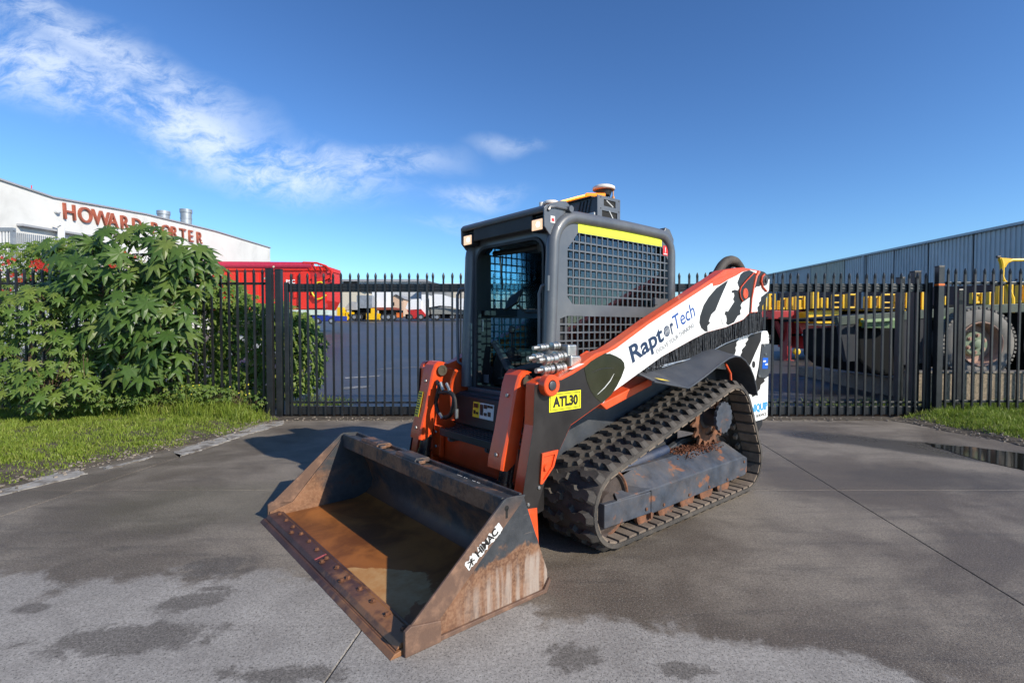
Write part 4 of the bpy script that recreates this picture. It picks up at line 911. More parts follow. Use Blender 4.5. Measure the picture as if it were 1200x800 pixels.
# hose loop at the right-hand upright and a mirrored one on the left
yy = -.41
lp = [(512, 447), (516, 452), (514, 462), (511, 474), (513, 484), (519, 489), (527, 486), (532, 476), (533, 465), (528, 460), (519, 460)]
q = [onX(u, v, -1.085) for u, v in lp]; b = mb(); b.tube(sm([(-1.085 + .010 * math.sin(i), y, z) for i, (y, z) in enumerate(q)]), .016, 10)
q = [onX(u, v, -1.085) for u, v in ((517, 460), (527, 459), (534, 464), (536, 474), (536, 486))]; b.tube(sm([(-1.07, y, z) for y, z in q]), .011, 10); hs = b.build('hydraulic_hose', PLASTIC, L, smooth=True)
b = mb()
for (u, v, u2, v2) in ((517, 448, 520, 457), (524, 449, 528, 458), (536, 479, 536, 490), (516, 484, 519, 490), (504, 500, 499, 512)):
    y, z = onX(u, v, -1.075); y2, z2 = onX(u2, v2, -1.075); b.cyl((-1.07, y, z), (-1.07, y2, z2), .012, 10)
b.build('hose_fittings', CHROME, hs, smooth=True)
q = [onX(u, v, -1.13) for u, v in ((536, 434), (532, 443), (530, 455), (531, 470), (532, 492))]; b = mb(); b.tube(sm([(-1.12, y, z) for y, z in q]), .014, 10); b.build('steel_pipe', ORANGE, hs, smooth=True)
b = mb(); b.tube([(-1.09, .40, .92), (-1.07, .41, .80), (-1.08, .40, .66), (-1.12, .38, .58)], .016, 10); b.build('hydraulic_hose', RUBBER, L, smooth=True)
# hoses arching over the rear pivot
Yh = .60
b = mb(); q = [onY(760 + x / 6.669, 300 + v / 6.669, Yh) for x, v in ((505, 205), (540, 130), (580, 65), (625, 34), (670, 38), (705, 75), (728, 118))]
b.tube(sm([(x, Yh, z) for x, z in q]), .040, 12); q2 = [onY(760 + x / 6.669, 300 + v / 6.669, Yh - .08) for x, v in ((560, 160), (590, 110), (625, 75), (665, 75), (700, 120))]; b.tube(sm([(x, Yh - .08, z) for x, z in q2]), .030, 12)
rh = b.build('rear_hoses', RUBBER, L, smooth=True)
b = mb(); q = [onY(760 + x / 6.669, 300 + v / 6.669, Yh) for x, v in ((600, 130), (625, 105), (655, 118))]; b.tube([(x, Yh + .04, z) for x, z in q], .022, 8); b.build('hose_clamp', CHROME, rh, smooth=True)
b = mb()
for (u, v, r) in ((765, 437, .028), (770, 431, .030), (762, 443, .022), (773, 440, .024), (757, 440, .018)):
    x, z = onY(u, v, .60); b.lathe((x, .58, z), (.2, 1, 0), [(0, r), (.05, r), (.05, r * .7), (.08, r * .6)], 8)
b.build('valve_fittings', CHROME, L, smooth=True)
b = mb(); b.tube([(-2.0, .58, 1.02), (-2.3, .60, 1.12), (-2.6, .58, 1.16), (-3.0, .56, 1.2)], .022, 8); b.tube([(-2.0, .55, .99), (-2.4, .56, 1.07), (-3.0, .54, 1.12)], .018, 8); b.build('arm_hoses', RUBBER, L, smooth=True)
# ================================================================= SETTING
def concrete_mat():
    m = bpy.data.materials.new('worn_concrete'); m.use_nodes = True; t = N(m.node_tree); t.n.clear()
    out = t.new('ShaderNodeOutputMaterial'); b = t.new('ShaderNodeBsdfPrincipled'); t.l.new(b.outputs[0], out.inputs[0])
    P = t.new('ShaderNodeNewGeometry').outputs['Position']
    big = t.noise(P, .8, 8, .62, .4); med = t.noise(P, 3.5, 8, .65, .3); fine = t.noise(P, 60, 5, .7); grit = t.noise(P, 230, 2, .5)
    c = t.mix(t.ramp(big, .40, .62), (.128, .103, .078), (.275, .236, .188))
    c = t.mix(t.math('MULTIPLY', t.ramp(med, .45, .8), .5), c, (.095, .078, .060))
    for (ang_, sx_, th_, am_) in ((38, 14, .58, .5), (-25, 11, .60, .45), (75, 16, .61, .35)):
        mk = t.math('MULTIPLY', t.ramp(t.noise(t.mapping(P, rot=(0, 0, R(ang_)), scale=(.8, sx_, 1)), 1.3, 5, .7, .25), th_, th_ + .12), t.ramp(t.noise(P, .55 + ang_ * .002, 4, .6), .47, .62)); c = t.mix(t.math('MULTIPLY', mk, am_), c, (.055, .047, .040))
    c = t.mix(t.ramp(t.noise(t.mapping(P, rot=(0, 0, R(-32)), scale=(1.1, 7, 1)), 1.2, 6, .65), .50, .72, 0, .45), c, (.048, .042, .038))
    med2 = t.noise(P, 8, 9, .72, .5)
    def blob(cx, cy, rx, ry, ang=0, wob=1.2, soft=.10, nz=med):
        q = t.mapping(P, (cx, cy, 0), (0, 0, R(ang)), (rx, ry, 50), 'TEXTURE')
        ln = t.new('ShaderNodeVectorMath', {0: q}, operation='LENGTH').outputs[1]
        return t.ramp(t.math('ADD', ln, t.math('MULTIPLY', t.math('SUBTRACT', nz, .5), wob)), 1 + soft, 1 - soft)
    # dry pale areas in the foreground
    dry = None
    for (u, v, rx, ry, a, wb) in ((150, 760, 1.05, .66, 0, 1.0), (350, 745, .62, .50, 8, 1.0), (640, 795, .95, .42, 0, .9), (850, 800, .85, .30, -6, 1.0), (560, 730, .35, .2, 0, 1.2), (-260, 740, 1.2, .6, 0, 1.0)):
        p = gp(u, v); d_ = blob(p.x, p.y, rx, ry, a, wb * 2.0, .14, t.math('MULTIPLY_ADD', med2, .35, t.math('MULTIPLY', med, .65))); dry = d_ if dry is None else t.math('MAXIMUM', dry, d_)
    c = t.mix(dry, c, t.mix(t.ramp(med, .3, .7), (.29, .272, .250), (.40, .378, .348)))
    wet = None
    for (u, v, rx, ry, a, wb) in ((155, 747, .34, .115, 8, 1.3), (222, 705, .15, .10, 30, 1.5), (32, 713, .085, .045, 0, 1.0), (800, 785, .10, .05, 0, 1.5), (330, 790, .25, .05, 0, 1.6), (675, 770, .10, .09, 0, 1.7), (258, 662, .18, .12, 0, 1.5), (252, 689, .09, .03, 15, 1.4)):
        p = gp(u, v); d_ = blob(p.x, p.y, rx, ry, a, wb * 2.6, .28, med2); wet = d_ if wet is None else t.math('MAXIMUM', wet, d_)
    c = t.mix(t.math('MULTIPLY', wet, t.math('MULTIPLY_ADD', fine, .5, .45)), c, (.085, .073, .062))
    # soaked band by the right-hand verge
    pw_ = gp(1150, 533); sk = blob(pw_.x, pw_.y, 1.9, .42, -38, .9, .20, big); c = t.mix(t.math('MULTIPLY', sk, .80), c, (.030, .028, .026))
    oil = blob(4.0, 4.6, .95, .35, -10, 1.8, .3); c = t.mix(t.math('MULTIPLY', oil, .45), c, (.042, .038, .034))
    grn = blob(-2.2, 4.0, .9, .55, 10, 1.2, .4); c = t.mix(t.math('MULTIPLY', grn, .35), c, (.085, .080, .040))
    sp2 = t.noise(P, 115, 3, .6); c = t.mix(t.ramp(sp2, .57, .64, 0, .50), c, (.36, .325, .28)); c = t.mix(t.ramp(sp2, .44, .37, 0, .7), c, (.03, .026, .022)); c = t.mix(t.ramp(t.noise(P, 34, 4, .7), .64, .72, 0, .6), c, (.05, .043, .037)); c = t.mix(t.ramp(fine, .35, .65, 0, .38), c, (.045, .040, .036)); c = t.mix(t.ramp(grit, .60, .70, 0, .5), c, (.30, .28, .25))
    c = t.mix(t.ramp(grit, .36, .30, 0, .6), c, (.02, .02, .02))
    t.l.new(c, b.inputs['Base Color'])
    rg = t.math('MULTIPLY_ADD', dry, .22, t.math('MULTIPLY_ADD', t.ramp(big, .3, .7), .14, .50)); rg = t.math('MULTIPLY_ADD', sk, -.30, rg); t.l.new(rg, b.inputs['Roughness'])
    h = t.math('ADD', t.math('MULTIPLY', fine, .6), t.math('MULTIPLY', grit, .55)); bp = t.new('ShaderNodeBump', {'Height': h, 'Strength': .55, 'Distance': .006}); t.l.new(bp.outputs[0], b.inputs['Normal'])
    b.inputs['Specular IOR Level'].default_value = .45
    return m
CONC = concrete_mat()
SOIL = mat('soil', (.055, .043, .032), .95, var=.4, vscale=9, bump=.9, bscale=45, col2=(.10, .085, .06), c2scale=14, space='World')
ASPH = mat('yard_asphalt', (.042, .046, .054), .50, var=.35, vscale=.25, bump=.3, bscale=60, col2=(.062, .064, .070), c2scale=.5, c2lo=.45, c2hi=.7, space='World')
PALE = mat('crumbled_pale_concrete', (.30, .285, .26), .85, var=.3, vscale=9, bump=.6, space='World', col2=(.14, .12, .10), c2scale=7, c2lo=.5, c2hi=.6)
WATER = mat('puddle_water', (.012, .012, .010), .16, var=0.0, space='World'); 
WATER.node_tree.nodes['Principled BSDF'].inputs['IOR'].default_value = 1.33
[WATER.node_tree.links.remove(l) for l in list(WATER.node_tree.links) if l.to_socket.name == 'Roughness']; WATER.node_tree.nodes['Principled BSDF'].inputs['Roughness'].default_value = .07
# base sheet: flat in front of the gate, the yard beyond climbs gently
b = mb(); Ys = [-60, 0, 7.9, 9, 12, 20, 40, 65, 90, 1200]; Xs = [-900, -60, -20, 0, 20, 60, 900]
vs = [(x, y, yard(y) - .016) for y in Ys for x in Xs]; nx = len(Xs)
b.add(vs, [(j * nx + i, j * nx + i + 1, (j + 1) * nx + i + 1, (j + 1) * nx + i) for j in range(len(Ys) - 1) for i in range(nx - 1)])
b.build('ground', ASPH, kind='structure')
# driveway slabs with recessed joints
drive = empty('driveway', (0, 0, 0)); drive['kind'] = 'structure'
def jx(k, Y): return -.947 + 3.185 * k + .115 * Y
for k in range(-4, 4):
    for (ya, yb) in ((-6.5, -2.9), (-2.9, .7), (.7, 4.3), (4.3, 7.74)):
        g = .0035; pl = [(jx(k, ya) + g, ya + g * .6), (jx(k + 1, ya) - g, ya + g * .6), (jx(k + 1, yb) - g, yb - g * .6), (jx(k, yb) + g, yb - g * .6)]
        b = mb(); b.prism(pl, -.013, 0.0, 'z'); o = b.build('slab', CONC, drive, bevel=.004); o['kind'] = 'structure'
# joint filler, fine sealed saw cuts
b = mb()
for k in (0, 1): b.add([(jx(k, .0) - .004, 0, -.006), (jx(k, 0) + .004, 0, -.006), (jx(k, 7.7) + .004, 7.7, -.006), (jx(k, 7.7) - .004, 7.7, -.006)], [(0, 1, 2, 3)])
b.build('joint_filler', mat('joint_grit', (.075, .060, .047), .9, var=.4, vscale=20, space='World'), drive, kind='structure')
# verges
LE = [(3.0, -5.3), (3.9, -4.42), (4.28, -4.28), (5.01, -4.18), (5.5, -3.95), (6.0, -3.72), (6.6, -3.55), (7.2, -3.46), (7.56, -3.42), (7.8, -3.55), (8.2, -3.9), (10.5, -4.4)]
RE = [(3.0, 8.5), (4.6, 6.45), (5.2, 6.10), (6.0, 5.88), (6.8, 5.72), (7.3, 5.66), (7.68, 5.60), (8.0, 6.1), (10.5, 7.4)]
def edge(P, y):
    for a, c in zip(P, P[1:]):
        if a[0] <= y <= c[0]: return a[1] + (c[1] - a[1]) * (y - a[0]) / (c[0] - a[0])
    return P[0][1] if y < P[0][0] else P[-1][1]
def wob(x, y): return .03 * math.sin(x * 3.1 + y * 2.3) + .025 * math.sin(x * 7.7 - y * 5.1) + .015 * math.sin(x * 15 + y * 12)
def vh(dist, x, y):   # ground height inside a verge
    k = max(0, min(1, dist / .9)); base = yard(y)
    return base + .006 + .085 * k * k * (3 - 2 * k) + (wob(x, y) * .35 if dist > .05 else 0)
def verge(name, P, sgn, y0, y1, wid):
    vs = []; fs = []; ny = 90; nxx = 60
    for j in range(ny + 1):
        y = y0 + (y1 - y0) * j / ny; e = edge(P, y) + wob(y, 3) * 1.2
        for i in range(nxx + 1):
            dd = wid * (i / nxx) ** 1.8; x = e + sgn * dd; vs.append((x, y, vh(dd, x, y) - (.03 if i == 0 else 0)))
    fs = [(j * (nxx + 1) + i, j * (nxx + 1) + i + 1, (j + 1) * (nxx + 1) + i + 1, (j + 1) * (nxx + 1) + i) for j in range(ny) for i in range(nxx)]
    if sgn < 0: fs = [f[::-1] for f in fs]
    b = mb(); b.add(vs, fs); return link(name, b.mesh(name, SOIL, True, 180, recalc=False), kind='structure')
verge('verge', LE, -1, 3.0, 10.4, 14); verge('verge', RE, 1, 3.0, 10.4, 8)
def irregular(poly, n=6, amp=.02, seed=1):
    r_ = random.Random(seed); out = []
    for a, c in zip(poly, poly[1:] + poly[:1]):
        for k in range(n): t_ = k / n; out.append((a[0] + (c[0] - a[0]) * t_ + r_.uniform(-amp, amp), a[1] + (c[1] - a[1]) * t_ + r_.uniform(-amp, amp)))
    return out
for sd, px in enumerate((((-60, 592), (0, 572), (88, 549), (100, 556), (60, 566), (0, 580), (-60, 604)), ((205, 530), (240, 516), (262, 512), (268, 517), (236, 527), (210, 535)), ((262, 511), (300, 499), (330, 493), (332, 497), (300, 506), (266, 516)), ((118, 548), (150, 542), (178, 534), (172, 537), (146, 545), (124, 550)))):
    pl = irregular([tuple(gp(u, v).xy) for u, v in px], 9, .032, sd); b = mb(); b.prism(pl, .0, .007, 'z'); b.build('crumbled_kerb', PALE, drive, kind='structure')
# puddle along the right-hand verge
px = ((1085, 519), (1100, 521), (1140, 524), (1180, 529), (1230, 536), (1290, 552), (1290, 580), (1230, 560), (1195, 550), (1150, 540), (1118, 530), (1092, 523))
b = mb(); b.prism(irregular([tuple(gp(u, v).xy) for u, v in px], 5, .015, 9), .001, .0045, 'z'); b.build('puddle', WATER, kind='structure')
# strip of dirt in front of the gate, gate track
b = mb(); b.prism(irregular([(-3.5, 7.52), (0, 7.60), (3, 7.58), (5.7, 7.52), (5.7, 7.84), (-3.5, 7.84)], 12, .03, 4), .0, .010, 'z'); b.build('dirt_strip', SOIL, kind='structure')
b = mb(); b.box(-3.5, 8.5, 7.885, 7.90, .0, .03); b.build('gate_track', RUSTY, kind='structure')

# small stones on the soil edges (past counting)
rs = random.Random(12); b = mb()
for i in range(900):
    if i % 3 == 0: y = rs.uniform(4.8, 7.5); x = edge(RE, y) + rs.uniform(-.05, .55); 
    elif i % 3 == 1: y = rs.uniform(3.9, 7.5); x = edge(LE, y) - rs.uniform(-.10, .30)
    else: x = rs.uniform(-3.4, 5.6); y = rs.uniform(7.45, 7.75)
    h = .004 + (vh(abs(x - edge(RE if x > 0 else LE, y)), x, y) if (x > edge(RE, y) or x < edge(LE, y)) else .004); r_ = rs.uniform(.004, .013)
    b.obox((x, y, h + r_ * .3), (rs.random(), rs.random(), .1), (-rs.random(), rs.random(), 0), (0, 0, 1), r_, r_ * .8, r_ * .6)
b.build('gravel', mat('gravel', (.20, .17, .14), .9, var=.6, vscale=30), kind='stuff')

# ---------------------------------------------------------------- grass
def leafmat(name, cols, trans=.35, rough=.5, space=False, hue=None, spec=.35):
    m = bpy.data.materials.new(name); m.use_nodes = True; t = N(m.node_tree); t.n.clear(); out = t.new('ShaderNodeOutputMaterial')
    ge = t.new('ShaderNodeNewGeometry'); oi = t.new('ShaderNodeObjectInfo')
    r_ = t.math('FRACT', t.math('ADD', ge.outputs['Random Per Island'], t.math('MULTIPLY', oi.outputs['Random'], 7.31)))
    nz = t.noise(ge.outputs['Position'], 1.6, 4, .6)
    k = t.math('ADD', t.math('MULTIPLY', r_, .6), t.math('MULTIPLY', nz, .4))
    cr = t.new('ShaderNodeValToRGB', {0: k}); e = cr.color_ramp
    while len(e.elements) < len(cols): e.elements.new(.5)
    for i, (p, c) in enumerate(cols): e.elements[i].position = p; e.elements[i].color = (*c, 1)
    c = t.mix(t.ramp(t.noise(ge.outputs['Position'], 24, 3, .6), .4, .7, 0, .25), cr.outputs[0], (.03, .05, .012))
    b = t.new('ShaderNodeBsdfPrincipled', {'Base Color': c, 'Roughness': rough, 'Specular IOR Level': spec})
    tr = t.new('ShaderNodeBsdfTranslucent', {'Color': t.mix(.5, c, (.16, .26, .03))})
    mx = t.new('ShaderNodeMixShader', {0: trans, 1: b.outputs[0], 2: tr.outputs[0]}); t.l.new(mx.outputs[0], out.inputs[0]); return m
GRASSM = leafmat('grass_blades', [(.1, (.13, .19, .022)), (.45, (.22, .31, .035)), (.7, (.30, .37, .06)), (.92, (.46, .40, .16))], .35)
def grass(name, P, sgn, y0, y1, wid, n, hmin, hmax, seed, label_, inset=.22):
    g = np.random.default_rng(seed); y = g.uniform(y0, y1, n); dd = inset + (wid - inset) * g.random(n) ** 1.25
    e = np.array([edge(P, a) for a in y]); x = e + sgn * dd
    dens = .5 + .5 * np.sin(x * 2.1 + 1.3 * np.sin(y * 1.7)) * np.sin(y * 2.6 + x); tuft = .5 + .5 * np.sin(x * 9 + 3 * np.sin(y * 7)) * np.sin(y * 11)
    keep = g.random(n) < np.clip((dd - inset) * 2.6 + .12, 0, 1) * (.35 + .65 * tuft) * np.clip(.5 + dens, 0, 1); x, y, dd, tuft = x[keep], y[keep], dd[keep], tuft[keep]; n = len(x)
    z = np.array([vh(a, b_, c_) for a, b_, c_ in zip(dd, x, y)]) - .01
    h = (hmin + (hmax - hmin) * g.random(n) ** 1.6) * (.55 + .6 * tuft) * np.clip(.45 + dd * .8, 0, 1.0); w_ = g.uniform(.0022, .0048, n); a = g.uniform(0, 2 * np.pi, n); lean = g.uniform(.1, .95, n) * h; la = g.uniform(0, 2 * np.pi, n)
    dx_, dy_ = np.cos(a) * w_, np.sin(a) * w_; lx, ly = np.cos(la) * lean, np.sin(la) * lean
    V = np.empty((n, 5, 3)); V[:, 0] = np.c_[x - dx_, y - dy_, z]; V[:, 1] = np.c_[x + dx_, y + dy_, z]
    V[:, 2] = np.c_[x + dx_ * .8 + lx * .35, y + dy_ * .8 + ly * .35, z + h * .62]; V[:, 3] = np.c_[x - dx_ * .8 + lx * .35, y - dy_ * .8 + ly * .35, z + h * .62]; V[:, 4] = np.c_[x + lx, y + ly, z + h * (1 - .25 * lean / h)]
    me = bpy.data.meshes.new(name); me.vertices.add(n * 5); me.vertices.foreach_set('co', V.ravel())
    base = np.arange(n) * 5; loops = np.concatenate([np.c_[base, base + 1, base + 2, base + 3], np.c_[base + 3, base + 2, base + 4]], axis=1).ravel()
    me.loops.add(n * 7); me.loops.foreach_set('vertex_index', loops.astype(np.int32)); me.polygons.add(n * 2)
    st = np.empty(n * 2, np.int32); st[0::2] = np.arange(n) * 7; st[1::2] = np.arange(n) * 7 + 4; me.polygons.foreach_set('loop_start', st)
    me.update(calc_edges=True); me.validate(); me.materials.append(GRASSM); return link(name, me, kind='stuff', label=label_)
grass('grass', LE, -1, 3.6, 8.6, 5.6, 200000, .03, .092, 1, 'short green grass verge in front of the left fence', .03)
grass('grass', LE, -1, 7.2, 8.5, 2.8, 9000, .16, .38, 2, 'longer grass growing at the foot of the left fence', .12)
grass('grass', RE, 1, 5.6, 8.4, 4.0, 70000, .05, .15, 3, 'green grass verge by the right gate post', .22)
def scatter_grass(n, x0, x1, y0, y1, seed):
    LEs = [(y0, x1), (y1, x1)]; return grass('grass', LEs, -1, y0, y1, x1 - x0, n, .04, .16, seed, 'grass and weeds just inside the gate', 0)
scatter_grass(2600, -3.6, -2.7, 8.15, 9.2, 5); scatter_grass(1500, 3.6, 7.5, 8.1, 8.5, 6)

# ---------------------------------------------------------------- fences and gate
def picket_mesh(h, w_=.0135, tip=.0185):
    b = mb(); b.box(-w_, w_, -w_, w_, 0, h - .085)
    b.lathe((0, 0, h - .095), (0, 0, 1), [(0, w_ * 1.25), (.012, w_ * 1.3), (.030, tip * 1.10), (.055, tip * 1.05), (.080, tip * .55), (.095, .002)], 8); return b.mesh('picket', FENCEM)
GX0, GX1, GY = -3.42, 6.33, 7.83
pm = picket_mesh(2.165)
gate = empty('sliding_gate', ((GX0 + GX1) / 2, GY, 0), label='long black steel picket sliding gate across the driveway behind the loader', category='gate')
gx = (GX0 + GX1) / 2
def gbox(name, x0, x1, y0, y1, z0, z1, par=None, m=FENCEM, bev=.004):
    b = mb(); b.box(x0 - gx, x1 - gx, y0 - GY, y1 - GY, z0, z1); return b.build(name, m, par or gate, bevel=bev)
n = 76
rl_ = random.Random(31)
for i in range(n): o = link('picket', pm, gate, (GX0 + .07 + (GX1 - GX0 - .14) * i / (n - 1) - gx, -.012, .025 + rl_.uniform(-.003, .003))); o.rotation_euler = (0, R(rl_.gauss(0, .3)), R(rl_.uniform(-4, 4)))
for (z0, z1) in ((1.930, 1.958), (1.972, 2.000), (.205, .235)): gbox('rail', GX0, GX1, GY + .003, GY + .045, z0, z1)
gbox('rail', GX0, GX1, GY + .010, GY + .038, 1.90, 2.025)
gbox('bottom_beam', GX0, GX1, GY + .003, GY + .055, .035, .160)
gbox('end_stile', GX0 - .03, GX0 + .03, GY - .025, GY + .04, .03, 2.04)
gbox('end_stile', GX1 - .03, GX1 + .03, GY - .025, GY + .04, .03, 2.04)
for x in (-1.30, 2.75): gbox('mid_stile', x - .02, x + .02, GY + .058, GY + .10, .16, 2.02)
def post(name, x, y, h, w_, label_, z=0, group=None, band=False):
    o = empty(name, (x, y, z), label=label_, category='post', group=group); b = mb(); b.box(-w_, w_, -w_, w_, 0, h); b.build('shaft', FENCEM, o, bevel=.004)
    b = mb(); b.box(-w_ - .003, w_ + .003, -w_ - .003, w_ + .003, h + .0005, h + .012); b.build('cap', FENCEM, o, bevel=.003)
    if band: b = mb(); b.box(-w_ - .002, w_ + .002, -w_ - .002, w_ + .002, h - .285, h - .255); b.build('reflector', mat('orange_reflector', (.75, .16, .02), .4), o)
    return o
post('gate_post', -3.66, 7.80, 2.24, .045, 'black square post ending the left fence, left one of the pair beside the gate')
post('gate_post', -3.545, 7.86, 2.235, .045, 'black square post at the gate\'s left end, right one of the pair')
post('gate_post', 6.40, 7.74, 2.27, .043, 'black square gate post with an orange reflector band right of the gate', band=True)
post('gate_post', 6.235, 7.99, 2.22, .052, 'dark square post just behind the right end of the gate', group=None)
post('gate_post', 6.20, 8.25, 2.15, .045, 'dark post further behind the right end of the gate')
post('gate_post', 7.02, 8.10, 1.95, .050, 'shorter dark post standing behind the right fence near the truck wheel')
def fence(name, x0, x1, y, pitch, zb, h, label_):
    o = empty(name, ((x0 + x1) / 2, y, 0), label=label_, category='fence'); cx = (x0 + x1) / 2; pmm = picket_mesh(h)
    k = int(abs(x1 - x0) / pitch)
    for i in range(k): q = link('picket', pmm, o, (x0 + (i + .5) * (x1 - x0) / k - cx, -.012, zb)); q.rotation_euler = (0, R(random.gauss(0, .2)), 0)
    for z in (zb + .14, zb + h - .24): b = mb(); b.box(x0 - cx, x1 - cx, .002, .034, z, z + .036); b.build('rail', FENCEM, o, bevel=.003)
    return o
fence('picket_fence', -12.2, -3.71, 7.84, .128, .06, 2.19, 'black steel picket fence left of the gate, half buried in bushes')
fence('picket_fence', 6.46, 11.5, 7.76, .1345, .09, 2.16, 'black steel picket fence right of the gate, in front of the truck wheel')

# ---------------------------------------------------------------- plants
def palmate(nl, seed, spread=300, droop=.28):
    """one palmate leaf of radius 1 with pointed lobes, lying about z=0, petiole joint at the origin"""
    r_ = random.Random(seed); vs = [(0, 0, 0)]; fs = []; angs = [R(90 - spread / 2 + spread * i / (nl - 1)) for i in range(nl)]
    Ls = [(1.0 - .42 * abs(i - (nl - 1) / 2) / ((nl - 1) / 2)) * r_.uniform(.92, 1.05) for i in range(nl)]
    def P(a, rad, dz=0): vs.append((rad * math.cos(a), rad * math.sin(a), -droop * rad * rad + dz)); return len(vs) - 1
    half = R(spread / (nl - 1)) / 2; notch = [P(angs[0] - half * 1.1, Ls[0] * .30)]
    for i in range(nl):
        L_ = Ls[i]; mr = P(angs[i] - half * .50, L_ * .66, -.02); tp = P(angs[i], L_, -.03); ml = P(angs[i] + half * .50, L_ * .66, -.02); rb_ = P(angs[i], L_ * .55, .035)
        nx_ = P(angs[i] + half * 1.0, (L_ + Ls[min(i + 1, nl - 1)]) / 2 * .40); nr = notch[-1]; notch.append(nx_)
        fs += [(0, nr, rb_), (nr, mr, rb_), (mr, tp, rb_), (tp, ml, rb_), (ml, nx_, rb_), (nx_, 0, rb_)]
    return vs, fs
def place(lv, lf, P, nrm, tipd, size):
    z = Vector(nrm).normalized(); y = Vector(tipd); y = (y - z * y.dot(z)); y = y.normalized() if y.length > 1e-4 else z.orthogonal().normalized(); x = y.cross(z)
    return Matrix(((x.x * size, y.x * size, z.x * size, P[0]), (x.y * size, y.y * size, z.y * size, P[1]), (x.z * size, y.z * size, z.z * size, P[2]), (0, 0, 0, 1)))
CASTOR = leafmat('castor_leaf', [(.05, (.032, .072, .016)), (.35, (.056, .112, .022)), (.65, (.085, .150, .030)), (.88, (.16, .19, .045)), (.97, (.26, .20, .07))], .25, .42)
CASTY = leafmat('young_castor_leaf', [(.05, (.055, .11, .020)), (.4, (.10, .17, .030)), (.7, (.14, .20, .035)), (.95, (.20, .22, .05))], .28, .45)
IVY = leafmat('shrub_leaf', [(.05, (.06, .11, .018)), (.4, (.11, .19, .03)), (.7, (.18, .26, .045)), (.93, (.34, .29, .07))], .35, .45)
STEM = mat('stem', (.10, .065, .04), .7, var=.3, space='World')
def shrub(name, label_, cat, ells, count, nbig, size, protos, m, origin, seed, up=.55, front=.5, stems=None, droopdir=None, shell=.55, group=None):
    """ells: (cx,cy,cz,rx,ry,rz,weight).  nbig leaves nearest the viewer's side are objects, the rest one mesh"""
    r_ = random.Random(seed); o = empty(name, origin, label=label_, category=cat, group=group); O = Vector(origin); pool = []
    wts = [e[6] for e in ells]; pr = [palmate(*p) for p in protos]; meshes = []
    for vs, fs in pr: b = mb(); b.add(vs, fs); meshes.append(b.mesh('leaf', m, recalc=False))
    for i in range(count):
        e = r_.choices(ells, wts)[0]; dv_ = Vector((r_.gauss(0, 1), r_.gauss(0, 1), r_.gauss(0, 1))).normalized(); rad = shell + (1 - shell) * r_.random() ** .6
        P = Vector((e[0] + dv_.x * e[3] * rad, e[1] + dv_.y * e[4] * rad, e[2] + dv_.z * e[5] * rad))
        if P.z < .06: P.z = r_.uniform(.06, .3)
        nrm = Vector((dv_.x * .5 + r_.uniform(-.35, .35), dv_.y * .5 - front + r_.uniform(-.35, .35), abs(dv_.z) * .3 + up + r_.uniform(-.2, .3)))
        nrm = nrm + SUN_DIR * .38 + Vector((r_.uniform(-.3, .3), r_.uniform(-.3, .3), r_.uniform(-.2, .3)))
        tipd = Vector((dv_.x + r_.uniform(-.8, .8), dv_.y - .4, -.55 + r_.uniform(-.3, .3))); pool.append((P, nrm, tipd, size * r_.triangular(.35, 1.15, .9), r_.randrange(len(pr))))
    pool.sort(key=lambda q: (q[0] - Vector((0, 0, CH))).length - q[3] * 1.5)
    V = []; Fc = []; k = 0
    for i, (P, nrm, tipd, sz, pi) in enumerate(pool):
        M = place(None, None, P - O, nrm, tipd, sz)
        if i < nbig: lf = link('leaf', meshes[pi], o); lf.matrix_local = M
        else:
            vs, fs = pr[pi]; V += [tuple(M @ Vector(v)) for v in vs]; Fc += [tuple(a + k for a in f) for f in fs]; k += len(vs)
    if V: b = mb(); b.add(V, Fc); link('foliage', b.mesh('foliage', m, recalc=False), o, kind='stuff')
    b = mb()
    for st in (stems or []): b.tube([Vector(p) - O for p in st[0]], st[1], 7)
    for i, (P, nrm, tipd, sz, pi) in enumerate(pool[:max(nbig, 60)]):
        c_ = min(ells, key=lambda e: (Vector(e[:3]) - P).length); a = P - O; q = a + (Vector(c_[:3]) - P) * .45 + Vector((0, 0, -.08)); b.tube([a, (a + q) / 2 + Vector((0, 0, -.02)), q], .0045, 4)
    b.build('stems', STEM, o, smooth=True, kind='stuff' if not stems else None); return o
def E_(u, v, Y, rx, ry, rz, w_=1.0): p = at(u, v, Y); return (p.x, p.y, p.z, rx, ry, rz, w_)
Yc = 7.35
